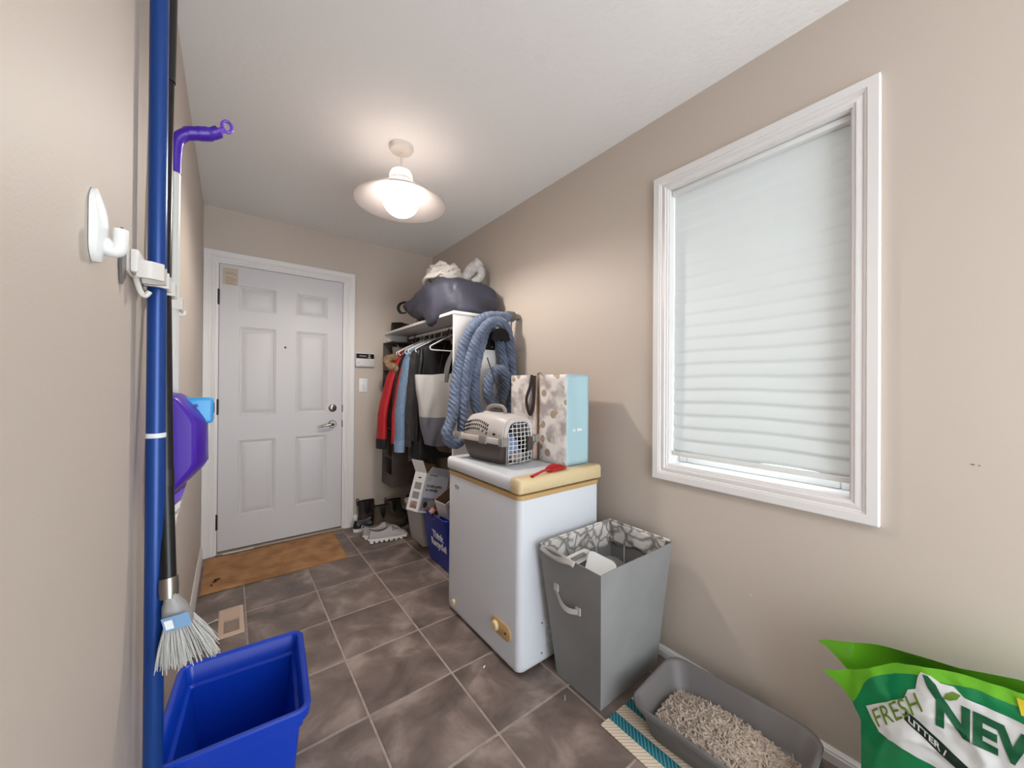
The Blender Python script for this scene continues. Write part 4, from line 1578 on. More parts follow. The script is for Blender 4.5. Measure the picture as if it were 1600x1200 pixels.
# garments -------------------------------------------------------------------
def coat(name, label, cat, y, mats, hem, hw=.205, th=.05, sl_end=(1.02, .72), sl_r=(.062, .052), cuff=None, sh_z=1.492, fold=9, quilt=0.0, group='clothes hanging in the closet', seed=0.0, front=-1):
    """garment on a hanger: body, two sleeves, collar; the hanger spans x"""
    cx = 1.30
    t = thing(name, label, cat, (cx, y, hem), group=group)
    body, slm, colm = mats
    n = 44
    rings = []
    NZ = 30
    for k in range(NZ + 1):
        s = k / NZ
        z = sh_z + .058 + (hem - sh_z - .058) * s
        if s < .08:
            w = .055 + (hw - .055) * (s / .08) ** .75
        else:
            w = hw * (1 + .06 * s)
        d = th * (.55 + .45 * min(1, s / .15)) * (1 + .15 * s)
        if quilt:
            d *= 1 + quilt * abs(sin(s * 26))
        ring = []
        for i in range(n):
            a = 2 * pi * i / n
            fr_ = 1 + (.10 * sin(fold * a + seed) + .05 * sin((fold + 4) * a + 2 + seed + s * 3)) * min(1, s * 2)
            ring.append(V(min(1.535, cx + w * cos(a) * (abs(cos(a)) ** -.25 if abs(cos(a)) > .02 else 1)), y + d * sin(a) * fr_ + .008 * noise.noise(V(s * 4, a, seed)), z))
        rings.append(ring)
    MB().loft(rings).build('body', body, t, smooth=70)
    for sd in (-1, 1):
        sx0, sx1 = cx + sd * (hw - .035), (sl_end[0] if sd < 0 else min(1.49, cx + hw - .03))
        P, R_ = [], []
        for k in range(19):
            s = k / 18
            x = sx0 + (sx1 - sx0) * (1 - (1 - s) ** 2.2)
            z = sh_z - .005 + (sl_end[1] - sh_z) * s
            P.append(V(x + .006 * noise.noise(V(s * 5, sd, seed)), y - (.012 if sd < 0 else -.0) * s + .010 * noise.noise(V(s * 4, 3, seed + sd)), z))
            r = sl_r[0] + (sl_r[1] - sl_r[0]) * s
            r *= .5 + .5 * min(1, s * 6 + .2)
            r *= 1 + .07 * noise.noise(V(s * 14, 1, seed)) + quilt * abs(sin(s * 22)) * .7
            if sd > 0:
                r = min(r, .045)
            R_.append(r)
        so_ = MB().tube(P, R_, 16, flat=.5).build('sleeve', slm, t, smooth=70)
        if cuff:
            cm, cl = cuff
            e = P[-1]
            d_ = (P[-1] - P[-2]).normalized()
            MB().tube([e - d_ * .004, e + d_ * cl * .3, e + d_ * cl], [R_[-1] * 1.03, R_[-1] * 1.02, R_[-1] * .96], 16, flat=.52).build('cuff', cm, so_, smooth=50)
    # collar
    P = [V(cx + .062 * cos(a), y + .046 * sin(a), sh_z + .055 + .010 * sin(a + 1)) for a in [2 * pi * k / 20 for k in range(20)]]
    MB().tube(P, .016, 8, loop=True).build('collar', colm, t, smooth=60)
    return t


REDC = M('red_shell_fabric', (172, 14, 24), .6, bump=(90, .25))
CORAL = M('coral_red_fabric', (196, 46, 50), .65, bump=(90, .25))
QBLACK = M('black_quilted_nylon', (30, 25, 26), .3, bump=(60, .4))
DENIM = M('light_denim', (122, 148, 178), .85, var=(60, .14), bump=(400, .4))
DENIMD = M('denim_cuff', (138, 162, 190), .85, var=(60, .12), bump=(400, .4))
CHAR = M('charcoal_fabric', (62, 59, 58), .8, var=(20, .3), bump=(60, .3))
BLKF = M('black_satin_fabric', (20, 18, 20), .5, bump=(30, .6))
FUR = M('brown_fur', (120, 92, 68), .95, var=(60, .3), bump=(200, 1.0), rgb2=(168, 138, 106))
parka = coat('red_parka', 'red parka with brown fur hood trim and black cuffs hanging in the closet', 'parka', 2.99, (REDC, REDC, BLACKCLOTH), .78, hw=.20, th=.032, sl_end=(.970, .775), sl_r=(.060, .070), cuff=(BLACKCLOTH, .075), sh_z=1.475, seed=1)
P = [V(1.085 + .075 * cos(a) + .02 * sin(2 * a), 2.955 + .03 * sin(a), 1.375 + .050 * sin(a)) for a in [2 * pi * k / 24 for k in range(24)]]
fm = MB()
fm.tube([wob(p, 40, .012) for p in P], [.030 + .010 * noise.noise(p * 30) for p in P], 12, loop=True)
for k in range(700):
    p = P[k % 24]
    q = V(random.gauss(0, 1), random.gauss(0, 1), random.gauss(0, 1)).normalized()
    a = p + q * .026
    b_ = p + q * .046 + V(0, 0, -.006)
    s_ = q.cross(V(.3, .5, .8)).normalized() * .0016
    fm.add([a - s_, a + s_, b_], [(0, 1, 2)])
fm.build('fur_trim', FUR, parka, smooth=60)
coat('quilted_jacket', 'black quilted jacket with shiny sleeve hanging beside the red parka', 'jacket', 2.925, (QBLACK, QBLACK, QBLACK), .86, hw=.195, th=.024, sl_end=(1.035, .86), sl_r=(.050, .045), sh_z=1.470, quilt=.12, seed=3)
coat('coral_jacket', 'coral red jacket squeezed behind the denim shirt', 'jacket', 2.872, (BLACKCLOTH, CORAL, CORAL), .90, hw=.195, th=.02, sl_end=(1.03, .75), sl_r=(.040, .042), sh_z=1.462, seed=5)
coat('denim_shirt', 'light blue denim shirt with long hanging sleeve', 'shirt', 2.81, (DENIM, DENIM, DENIM), .80, hw=.20, th=.024, sl_end=(1.050, .775), sl_r=(.062, .070), cuff=(DENIMD, .085), sh_z=1.475, seed=7)
coat('charcoal_coat', 'dark charcoal coat hanging between denim shirt and black jacket', 'coat', 2.72, (CHAR, CHAR, CHAR), .62, hw=.20, th=.028, sl_end=(1.085, .74), sl_r=(.050, .045), sh_z=1.470, seed=9)
coat('black_jacket', 'black jacket hanging right behind the grey tote bag', 'jacket', 2.60, (BLKF, BLKF, BLKF), .66, hw=.205, th=.042, sl_end=(1.085, .80), sl_r=(.055, .045), sh_z=1.480, seed=11)

# tote bag hanging from the nearest hanger
TOTEL = M('pale_grey_nylon', (176, 171, 167), .6, bump=(25, .5, 2))
TOTED = M('slate_grey_nylon', (104, 103, 112), .6, bump=(25, .5, 2))
tb = thing('grey_tote', 'two tone grey tote bag hung by its straps in front of the clothes', 'tote bag', (1.16, 2.36, .80))
m = MB()
NZ, n = 40, 48
prev = None
for k in range(NZ):
    m.cur = 0 if k >= 16 else 1

    def tring(k):
        s = k / NZ            # 0 bottom, 1 top
        z = .800 + .475 * s
        w = .105 + .062 * min(1, s * 1.3) + .006 * sin(s * 7)
        d = .05 * (sin(pi * min(1, .18 + s * .75)) ** .7) + .012
        cxx = 1.155 + .012 * (1 - s)
        out = []
        for i in range(n):
            a = 2 * pi * i / n
            ca, sa = cos(a), sin(a)
            x = cxx + w * (abs(ca) ** .6) * (1 if ca > 0 else -1)
            f_ = 1 + .22 * s * sin(x * 38 + s * 4) + .10 * sin(x * 71 - s * 9)
            zz = z + (.020 * (1 - abs(ca)) * (1 - s) ** 2 * -1) - .03 * s * s * (1 - ((x - 1.235) / .12) ** 2 if abs(x - 1.235) < .12 else 0) * -.4
            out.append(V(x, 2.355 + d * (abs(sa) ** .8) * (1 if sa > 0 else -1) * f_, zz))
        return out
    m.loft([tring(k), tring(k + 1)], True, (k == 0, False))
m.build('bag_body', [TOTEL, TOTED], tb, smooth=70, merge=True)
STR = M('grey_webbing', (122, 118, 120), .7)
for yy, dx in ((2.312, 0.0), (2.392, .03)):
    P = spline([(1.195 + dx, yy, 1.235), (1.200 + dx, yy, 1.285), (1.228 + dx, yy + .012, 1.38), (1.262 + dx, (yy + 2.362) / 2, 1.45), (1.278 + dx, 2.362, 1.462)], 6)
    MB().loft([[p + V(-.013, 0, -.001), p + V(.013, 0, -.001), p + V(.013, .002, .001), p + V(-.013, .002, .001)] for p in P]).build('strap', STR, tb, smooth=40)
    P = spline([(1.278 + dx, 2.362, 1.462), (1.290 + dx, (yy + 2.362) / 2, 1.44), (1.287 + dx, yy + .008, 1.36), (1.28 + dx, yy, 1.27)], 6)
    MB().loft([[p + V(-.013, 0, -.001), p + V(.013, 0, -.001), p + V(.013, .002, .001), p + V(-.013, .002, .001)] for p in P]).build('strap', STR, tb, smooth=40)
KHAKI = M('khaki_canvas', (120, 108, 88), .85, var=(15, .12), bump=(200, .3))
kb = thing('khaki_bag', 'khaki canvas bag showing below the grey tote', 'bag', (1.26, 2.45, .72))
m = MB()
rings = []
for k in range(15):
    s = k / 14
    w = .13 * sin(pi / 2 * min(1, .18 + s * 1.5)) ** .8
    rings.append([V(1.26 + w * cos(a), 2.45 + .05 * (.4 + .6 * sin(pi * (.2 + .6 * s))) * sin(a), .715 + .36 * s - .01 * cos(a)) for a in [2 * pi * i / 28 for i in range(28)]])
m.loft(rings)
m.build('bag_body', KHAKI, kb, smooth=60)
MB().tube(spline([(1.19, 2.45, 1.06), (1.20, 2.455, 1.25), (1.26, 2.455, 1.50), (1.30, 2.455, 1.6435), (1.33, 2.455, 1.50), (1.34, 2.455, 1.25), (1.33, 2.45, 1.06)], 6), .006, 8, flat=.4).build('strap', BLACKCLOTH, kb)

# hanging organiser at the end wall
ORG = M('brown_grey_fabric', (92, 82, 78), .85, var=(12, .15), bump=(300, .3))
ho = thing('hanging_organizer', 'brown grey fabric hanging shelf organizer at the closet end', 'organizer', (1.21, 3.16, .345))
ox0, ox1, oy0, oy1 = 1.078, 1.36, 3.045, 3.285
MB().box(ox0, ox1, oy0, oy0 + .004, .345, 1.335).build('side_panel', ORG, ho, smooth=0)
MB().box(ox0, ox1, oy1 - .004, oy1, .345, 1.575).build('side_panel', ORG, ho, smooth=0)
MB().box(ox1 - .004, ox1, oy0 + .004, oy1 - .004, .345, 1.575).build('back_panel', ORG, ho, smooth=0)
for z in (.347, .585, .83, 1.08, 1.332, 1.568):
    MB().box(ox0 + .001, ox1 - .004, oy0 + .004, oy1 - .004, z - .003, z + .004, .001, 1).build('shelf', ORG, ho, smooth=0)
MB().box(ox0 - .002, ox0 + .002, oy0 + .004, oy1 - .004, .352, .45).build('front_lip', ORG, ho, smooth=0)
for x in (1.25,):
    for y in (3.09, 3.24):
        MB().box(1.285, 1.315, y - .012, y + .012, 1.575, 1.643, .002, 1).build('hanging_loop', ORG, ho)
tm = thing('tumbler', 'grey metal tumbler with dark lid in the organizer top shelf', 'tumbler', (1.150, 3.12, 1.337))
MB().lathe([(0, 1.337), (.030, 1.337), (.033, 1.342), (.046, 1.520), (.048, 1.524), (.044, 1.526), (0, 1.526)], (1.150, 3.12, 0), 32).build('cup', M('brushed_grey_metal', (150, 144, 140), .35, .7), tm)
MB().lathe([(0, 1.527), (.045, 1.527), (.045, 1.534), (.02, 1.540), (.018, 1.556), (0, 1.557)], (1.150, 3.12, 0), 28).build('lid', BLACK, tm)

# ------------------------------------------------------------------ padded vacuum hose on a wall hanger
def hose_material():
    m = bpy.data.materials.new('padded_hose_sock')
    m.use_nodes = True
    nt = m.node_tree
    b = nt.nodes['Principled BSDF']
    b.inputs['Roughness'].default_value = .75
    b.inputs['Sheen Weight'].default_value = .2
    g = nt.nodes.new('ShaderNodeNewGeometry')
    n = nt.nodes.new('ShaderNodeTexNoise')
    n.inputs['Scale'].default_value = 18
    n.inputs['Detail'].default_value = 4
    nt.links.new(g.outputs['Position'], n.inputs['Vector'])
    r = nt.nodes.new('ShaderNodeValToRGB')
    r.color_ramp.elements[0].position = .3
    r.color_ramp.elements[0].color = (*lin((76, 86, 107)), 1)
    r.color_ramp.elements[1].position = .7
    r.color_ramp.elements[1].color = (*lin((104, 117, 142)), 1)
    nt.links.new(n.outputs['Fac'], r.inputs['Fac'])
    nt.links.new(r.outputs['Color'], b.inputs['Base Color'])
    w = nt.nodes.new('ShaderNodeTexWave')
    w.inputs['Scale'].default_value = 14
    w.inputs['Distortion'].default_value = 6
    w.inputs['Detail'].default_value = 2
    mp = nt.nodes.new('ShaderNodeMapping')
    mp.inputs['Rotation'].default_value = (0, .9, .4)
    nt.links.new(g.outputs['Position'], mp.inputs['Vector'])
    nt.links.new(mp.outputs[0], w.inputs['Vector'])
    bp = nt.nodes.new('ShaderNodeBump')
    bp.inputs['Strength'].default_value = .7
    bp.inputs['Distance'].default_value = .008
    nt.links.new(w.outputs['Fac'], bp.inputs['Height'])
    nt.links.new(bp.outputs['Normal'], b.inputs['Normal'])
    return m


HOSE = hose_material()
vh = thing('vacuum_hose', 'blue padded vacuum hose looped over a hanger on the closet side panel', 'vacuum hose', (1.33, 1.96, .87))
hp_pts = [(1.455, 1.95, 1.655), (1.40, 1.945, 1.650), (1.30, 1.945, 1.640), (1.205, 1.95, 1.585), (1.140, 1.955, 1.480), (1.100, 1.96, 1.34), (1.070, 1.95, 1.19), (1.045, 1.93, 1.06), (1.015, 1.91, .98),
          (.990, 1.90, .935), (1.005, 1.895, .885), (1.055, 1.895, .870), (1.095, 1.905, .91), (1.105, 1.92, 1.00), (1.118, 1.93, 1.14), (1.140, 1.935, 1.30), (1.180, 1.93, 1.45), (1.25, 1.915, 1.565), (1.335, 1.91, 1.610),
          (1.415, 1.925, 1.590), (1.470, 1.95, 1.50), (1.500, 1.965, 1.36), (1.510, 1.965, 1.20), (1.495, 1.955, 1.07), (1.44, 1.945, .985), (1.36, 1.94, .96), (1.27, 1.945, .99), (1.215, 1.95, 1.08),
          (1.200, 1.95, 1.20), (1.205, 1.94, 1.32), (1.235, 1.935, 1.45), (1.29, 1.965, 1.545), (1.355, 1.985, 1.555), (1.415, 1.99, 1.50), (1.440, 1.99, 1.40), (1.445, 1.975, 1.30), (1.44, 1.96, 1.20), (1.405, 1.95, 1.115),
          (1.34, 1.93, 1.09), (1.285, 1.915, 1.14), (1.272, 1.90, 1.22), (1.305, 1.89, 1.290), (1.365, 1.885, 1.300), (1.400, 1.885, 1.25)]
P = spline(hp_pts, 8)
R_ = [.0335 + .003 * noise.noise(p * 14) + .0015 * sin(i * 1.9) for i, p in enumerate(P)]
MB().tube(P, R_, 16).build('padded_sock', HOSE, vh, smooth=80)
DGREY = M('cuff_grey_rubber', (92, 90, 88), .5)
MB().lathe([(0, 1.448), (.030, 1.448), (.033, 1.455), (.033, 1.500), (.029, 1.506), (0, 1.506)], (0, 1.95, 1.665), 24, 'X').build('end_cuff', DGREY, vh)
MB().lathe([(.019, 1.505), (.019, 1.525), (.022, 1.527), (.022, 1.543), (.016, 1.545), (0, 1.545)], (0, 1.95, 1.665), 20, 'X').build('metal_tip', CHROME, vh)
MB().tube(spline([(1.245, 1.875, 1.375), (1.275, 1.86, 1.28), (1.315, 1.855, 1.18), (1.345, 1.86, 1.06)], 6), .004, 6).build('cord', DARKBROWN, vh)
HBLK = M('hanger_black', (15, 12, 11), .5, spec=.2)
hh = thing('hose_hanger', 'dark curved plastic hose hanger screwed to the white side panel', 'hanger', (1.36, 2.03, 1.53))
m = MB()
rings = []
for k in range(13):
    a = pi * (.02 + .96 * k / 12)
    x, z = 1.352 + .062 * cos(a), 1.490 + .068 * sin(a)
    rings.append([V(x, 1.885, z), V(x, 2.030, z), V(1.352 + .052 * cos(a), 2.030, 1.490 + .058 * sin(a)), V(1.352 + .052 * cos(a), 1.885, 1.490 + .058 * sin(a))])
m.loft(rings)
m.build('saddle', HBLK, hh, smooth=50)
MB().box(1.300, 1.405, 2.020, 2.0315, 1.440, 1.565, .006, 2).build('mounting_plate', HBLK, hh)
m = MB()
for x, z in ((1.325, 1.46), (1.38, 1.46)):
    MB().lathe([(0, -.004), (.005, -.003), (.006, 0)], (x, 2.020, z), 12, 'Y').build('screw', CHROME, hh)
arc = [(1.352 + .068 * cos(pi * k / 16), 1.492 + .074 * sin(pi * k / 16)) for k in range(17)] + [(1.320, 1.478), (1.352, 1.500), (1.385, 1.478)]
MB().prism([(x, 1.876, z) for x, z in arc], (0, .010, 0)).build('front_lip', HBLK, hh, smooth=40)

# ------------------------------------------------------------------ things on the shelf
NAVY = M('navy_nylon', (54, 54, 67), .55, bump=(14, .6, 3))
nb = thing('navy_bag', 'large navy nylon bag lying on the closet shelf', 'bag', (1.3, 2.45, 1.67))
sect = [  # y, x0, x1, zlow_front, zlow_back, top
    (2.085, 1.19, 1.46, 1.690, 1.690, 1.80), (2.11, 1.14, 1.49, 1.674, 1.674, 1.88), (2.18, 1.105, 1.52, 1.672, 1.672, 1.925), (2.26, 1.050, 1.53, 1.570, 1.672, 1.940),
    (2.33, 1.040, 1.52, 1.555, 1.672, 1.930), (2.40, 1.050, 1.50, 1.640, 1.672, 1.920), (2.50, 1.055, 1.46, 1.690, 1.672, 1.905), (2.62, 1.060, 1.42, 1.718, 1.672, 1.890), (2.72, 1.07, 1.36, 1.745, 1.675, 1.872), (2.80, 1.08, 1.29, 1.770, 1.72, 1.856), (2.835, 1.09, 1.25, 1.79, 1.76, 1.842)]
rings = []
n = 60
dense = []
for p, q in zip(sect, sect[1:]):
    for k in range(4):
        t_ = k / 4
        dense.append(tuple(a_ + (b_ - a_) * t_ for a_, b_ in zip(p, q)))
dense.append(sect[-1])
for (y, x0, x1, zf, zb_, zt_) in dense:
    out = []
    for i in range(n):
        a = 2 * pi * i / n
        ca, sa = cos(a), sin(a)
        x = (x0 + x1) / 2 + (x1 - x0) / 2 * (abs(ca) ** .42) * (1 if ca > 0 else -1)
        k = (x - x0) / (x1 - x0)
        lo = zf + (zb_ - zf) * min(1, k * 2.2)
        z = (lo + zt_) / 2 + (zt_ - lo) / 2 * (abs(sa) ** .5) * (1 if sa > 0 else -1)
        p = V(x, y, z)
        rg_ = max(0, 1 - 4 * abs(noise.noise(V(x * 6 + z * 5, y * 5, z * 7 - x * 3)))) ** 2
        c_ = V((x0 + x1) / 2, y, (lo + zt_) / 2)
        p = wob(p, 9, .012) - (p - c_).normalized() * (.016 * rg_)
        if p.x > 1.097 and p.z < 1.6705:
            p.z = 1.6705
        out.append(p)
    rings.append(out)
MB().loft(rings).build('bag_body', NAVY, nb, smooth=75)
MB().tube([p + V(0, .002, 0) for p in rings[-1][::3]], .007, 8, loop=True).build('opening_trim', BLACKCLOTH, nb)
MB().tube(spline([(1.085, 2.79, 1.852), (1.062, 2.84, 1.842), (1.055, 2.862, 1.81), (1.070, 2.850, 1.775), (1.085, 2.80, 1.768)], 6), .016, 8, flat=.4).build('handle', BLACKCLOTH, nb)
TOW = M('cream_cotton', (206, 198, 190), .92, bump=(140, .5))
TOWG = M('grey_fleece_cloth', (188, 182, 178), .95, var=(40, .15), bump=(120, .6))
tw = thing('cream_towel', 'crumpled cream towel folded on top of the navy bag', 'towel', (1.25, 2.40, 1.93))
m = MB()
for k in range(9):
    c = V(1.235, 2.42, 1.955 + .014 * k)
    rx, ry = .150 - .011 * k, .125 - .008 * k
    P = []
    for i in range(22):
        a = 2 * pi * i / 22
        p = c + V(rx * cos(a), ry * sin(a), .018 * sin(a * 2 + k) + .010 * sin(a * 5 + k * 2))
        P.append(wob(p, 13, .028))
    m.tube(P, [.017 + .006 * noise.noise(p * 25) for p in P], 8, loop=True, flat=.8)
m.build('folds', TOW, tw, smooth=80)
o = blob(1.235, 2.42, 1.995, .130, .110, .070, .3, 3.2, flatb=False)
o.build('bundle', TOW, tw, smooth=80)
tg = thing('fleece_cloth', 'grey white fleece rolled up behind the cream towel', 'cloth', (1.41, 2.33, 1.95))
m = MB()
m.tube([wob(p, 12, .012) for p in spline([(1.37, 2.40, 1.985), (1.405, 2.36, 2.04), (1.435, 2.33, 2.09), (1.462, 2.305, 2.125)], 6)], [.042] * 6 + [.046] * 6 + [.04] * 6 + [.022], 14)
m.tube([wob(p, 12, .012) for p in spline([(1.40, 2.31, 1.955), (1.44, 2.29, 1.99), (1.465, 2.285, 2.04), (1.455, 2.30, 2.07)], 6)], .03, 12)
m.build('roll', TOWG, tg, smooth=80)


# shoes --------------------------------------------------------------------------
def outline(x0, x1, w, z, L, n=28, toe=.0):
    out = []
    for i in range(n):
        a = 2 * pi * i / n
        ca, sa = cos(a), sin(a)
        x = (x0 + x1) / 2 + (x1 - x0) / 2 * (abs(ca) ** .85) * (1 if ca > 0 else -1)
        t_ = x / L
        k = .80 + .30 * max(0, min(1, (t_ - .25) / .45)) - .12 * max(0, 1 - abs(t_ - .42) / .2) - .30 * max(0, (t_ - .78) / .22) * toe
        out.append(V(x, w * (abs(sa) ** .75) * (1 if sa > 0 else -1) * k, z))
    return out


def shoe(name, label, cat, loc, rz, L, Wd, levels, soleh, upm, solem, inm, group, sole_out=.004, toe=.0, lug=False, extra=None, dip=0.0):
    t = thing(name, label, cat, loc, (0, 0, rz), group=group)
    if lug:
        MB().loft([outline(-.004, L + .006, Wd + .004, .013, L, toe=toe), outline(-.008, L + .008, Wd + .006, soleh * .7, L, toe=toe), outline(-.003, L + .002, Wd + .002, soleh + .004, L, toe=toe)]).build('sole', solem, t, world=False, smooth=50)
        m = MB()
        for k in range(8):
            x = L * (.02 + k * .125)
            up_ = .010 * max(0, (k - 5.5) / 2)
            wl_ = (Wd + .005) * (.82 + .24 * max(0, min(1, (x / L - .25) / .45)) - .35 * max(0, (x / L - .8) / .2))
            m.box(x, x + L * .085, -wl_, wl_, .0 + up_, .015 + up_, .004, 1)
        m.build('tread_lugs', solem, t, world=False, smooth=40)
    else:
        MB().loft([outline(-sole_out, L + sole_out, Wd + sole_out, 0, L, toe=toe), outline(-sole_out, L + sole_out, Wd + sole_out, soleh, L, toe=toe)]).build('sole', solem, t, world=False, smooth=40)
    rings = [outline(x0 * L, x1 * L, w * Wd, z, L, toe=toe) for (z, x0, x1, w) in levels]
    if dip:
        for w_, rr_ in ((.5, rings[-2]), (1.0, rings[-1])):
            for p in rr_:
                p.z += w_ * dip * (min(1.5, ((p.x / L - .27) / .25) ** 2) - .75)
    top_ = rings[-1]
    inner = []
    for q, (dz, sh) in enumerate(((-.001, .90), (-.03, .82), (-.055, .55))):
        c = sum(top_, V(0, 0, 0)) / len(top_)
        inner.append([c + (p - c) * sh + V(0, 0, dz) for p in top_])
    MB().loft(rings, True, (True, False)).build('upper', upm, t, world=False, smooth=60)
    MB().loft([top_] + inner, True, (False, True)).build('lining', inm, t, world=False, smooth=60)
    if extra:
        extra(t, L, Wd)
    return t


MESH = M('pale_grey_mesh', (182, 174, 174), .8, bump=(500, .5))
MESHD = M('pale_lining', (112, 104, 104), .9)
SOLEW = M('white_foam_sole', (226, 222, 218), .55)
LEATHB = M('brown_black_leather', (48, 38, 34), .35, var=(10, .3))
LEATHO = M('olive_brown_leather', (74, 64, 48), .4, var=(8, .3))
LEATHK = M('black_leather', (18, 16, 16), .28)
DARKIN = M('dark_lining', (14, 12, 12), .9)
RUB = M('dark_rubber_sole', (28, 24, 22), .7)
low = [(.022, .0, 1.0, 1.0), (.036, -.01, .985, 1.0), (.050, -.005, .92, .93), (.063, .005, .80, .82), (.074, .015, .68, .72), (.086, .02, .58, .66), (.094, .0, .50, .60)]


def straps(t, L, Wd):
    m = MB()
    for k in range(3):
        x = L * (.60 + k * .06)
        z = .088 - k * .011
        m.tube([(x, -Wd * .62, z - .018), (x + .004, -Wd * .3, z + .002), (x + .004, 0, z + .006), (x + .004, Wd * .3, z + .002), (x, Wd * .62, z - .018)], .0045, 6, flat=.6)
    m.build('laces', MESHD, t, world=False)
    MB().tube(spline([(-.004, 0, .06), (-.012, 0, .085), (-.004, 0, .104)], 5), .008, 8, flat=.5).build('heel_tab', MESH, t, world=False)


SNG = 'pale grey sneakers on the tile floor'
shoe('sneaker', 'pale grey mesh sneaker nearest the camera by the white bin', 'sneaker', (.852, 2.895, .0), radians(-9), .285, .047, low, .024, MESH, SOLEW, MESHD, SNG, lug=True, extra=straps, toe=.4, dip=.022)
shoe('sneaker', 'pale grey mesh sneaker behind its pair, nearer the boots', 'sneaker', (.838, 2.992, .0), radians(-3), .285, .047, low, .024, MESH, SOLEW, MESHD, SNG, lug=True, extra=straps, toe=.4, dip=.022)


def chelsea(h):
    return [(.024, .0, 1.0, 1.0), (.040, -.01, .985, 1.0), (.058, -.01, .93, .95), (.075, .0, .80, .86), (.092, .01, .66, .78), (.115, .02, .54, .72), (.15, .015, .50, .72), (h * .85, .0, .50, .76), (h, -.01, .50, .78)]


def gore(hgt, mat, tabm):
    def f(t, L, Wd):
        for s in (-1, 1):
            m = MB().loft([[V(L * (.25 + q) - .0, s * (Wd * .76 * 1.02 + .001), z) for q in qs] for z, qs in ((.105, (-.01, .01)), (.14, (-.06, .06)), (hgt - .005, (-.09, .09)))], False)
            m.build('elastic_gore', mat, t, world=False, solid=.003)
        MB().tube(spline([(-.003, 0, hgt - .03), (-.010, 0, hgt + .012), (.004, 0, hgt + .022), (.012, 0, hgt - .004)], 5), .009, 8, flat=.3).build('pull_tab', tabm, t, world=False)
    return f


BG = 'boots along the end wall'
shoe('ankle_boot', 'dark brown leather ankle boot next to the door casing', 'boot', (.868, 3.262, 0), radians(0), .27, .041, chelsea(.215), .024, LEATHB, RUB, DARKIN, BG, extra=gore(.215, DARKIN, DARKIN))
shoe('ankle_boot', 'olive brown leather ankle boot in the middle of the boot row', 'boot', (.945, 3.085, 0), radians(0), .27, .042, chelsea(.205), .024, LEATHO, RUB, DARKIN, BG, extra=gore(.205, DARKIN, LEATHB))
shoe('ankle_boot', 'olive brown leather ankle boot standing behind the sneakers, right of its pair', 'boot', (1.075, 3.185, 0), radians(0), .27, .042, chelsea(.205), .024, LEATHO, RUB, DARKIN, BG, extra=gore(.205, DARKIN, LEATHB))


def lacehooks(t, L, Wd):
    for k in range(4):
        for s in (-1,):
            MB().lathe([(0, -.004), (.004, -.003), (.004, .003), (0, .004)], (L * .46 - k * .003, s * Wd * .62, .13 + k * .026), 10, 'Y').build('lace_hook', CHROME, t, world=False)
    MB().tube(spline([(L * .52, -.012, .11), (L * .54, .012, .14), (L * .51, -.012, .17), (L * .52, .012, .2), (L * .5, -.01, .225)], 5), .003, 6).build('laces', BLACK, t, world=False)


shoe('winter_boot', 'tall black laced boot between the olive boots and the white bin', 'boot', (1.225, 3.085, 0), radians(-3), .27, .042, chelsea(.245), .026, LEATHK, RUB, DARKIN, BG, extra=lacehooks)


def cutout(t, L, Wd):
    MB().tube(spline([(L * .52, -Wd * .60, .05), (L * .56, -Wd * .3, .067), (L * .57, 0, .071), (L * .56, Wd * .3, .067), (L * .52, Wd * .60, .05)], 5), .007, 8, flat=.35).build('strap', LEATHK, t, world=False)


shoe('slip_on_shoe', 'black slip on shoe with thick white sole at the door casing corner', 'shoe', (.812, 3.172, 0), radians(0), .25, .040, low[:-1], .026, LEATHK, SOLEW, MESHD, 'everyday shoes by the door', extra=cutout, toe=.3, dip=.012)

pump = [(.006, .0, 1.0, 1.0), (.02, -.01, .985, 1.0), (.032, -.01, .93, .92), (.045, -.01, .80, .82), (.055, -.005, .66, .74), (.064, .0, .52, .70), (.074, .0, .42, .66)]
DS = 'black dress shoes on the closet shelf'
def heel(t, L, Wd):
    MB().loft([outline(.0, L * .26, Wd * .95, -.0005, L), outline(-.002, L * .27, Wd, .006, L)]).build('heel', RUB, t, world=False)
shoe('dress_shoe', 'black leather dress shoe at the far end of the closet shelf', 'shoe', (1.118, 3.19, 1.670), radians(-50), .265, .042, pump, .006, LEATHK, RUB, DARKIN, DS, extra=heel, toe=.6)
shoe('dress_shoe', 'black leather dress shoe right of its pair on the closet shelf', 'shoe', (1.192, 3.255, 1.670), radians(-50), .265, .042, pump, .006, LEATHK, RUB, DARKIN, DS, extra=heel, toe=.6)
tag(blob(1.165, 2.735, 1.688, .022, .02, .022, .3, 3).build('pink_sock', M('pale_pink_cloth', (206, 176, 168), .9), smooth=80), 'tiny pale pink scrap of cloth on the shelf by the navy bag', 'cloth')

# ------------------------------------------------------------------ bins under the clothes
DBLUE = M('deep_blue_plastic', (12, 44, 150), .4)
rb = tub('recycling_bin', 'blue recycling bin with white lettering beside the freezer', 'bin', 1.062, 1.44, 2.062, 2.432, 0.0, .358, .05, .03, DBLUE, lip=.008, ty=.02)
WPR = M('white_ink', (228, 230, 236), .5)


def rbmap(y0_, z0_):
    def f(u, v, w):
        z = z0_ + v
        s = (.358 - z) / .358
        return V(1.062 + .008 + .05 * s - .0016 - w - (.004 if False else 0), y0_ - u, z)
    return f


lettering('Think', .066, rbmap(2.285, .195), 'lettering', WPR, rb, bold=.0022, depth=.0008)
lettering('Recycle!', .066, rbmap(2.318, .135), 'lettering', WPR, rb, bold=.0022, depth=.0008)
PALEB = M('pale_grey_bin', (176, 170, 166), .5)
tub('waste_bin', 'pale grey plastic bin between the boots and the blue recycling bin', 'bin', 1.092, 1.40, 2.53, 2.83, 0.0, .31, .045, .035, PALEB, lip=.008, ty=.015)

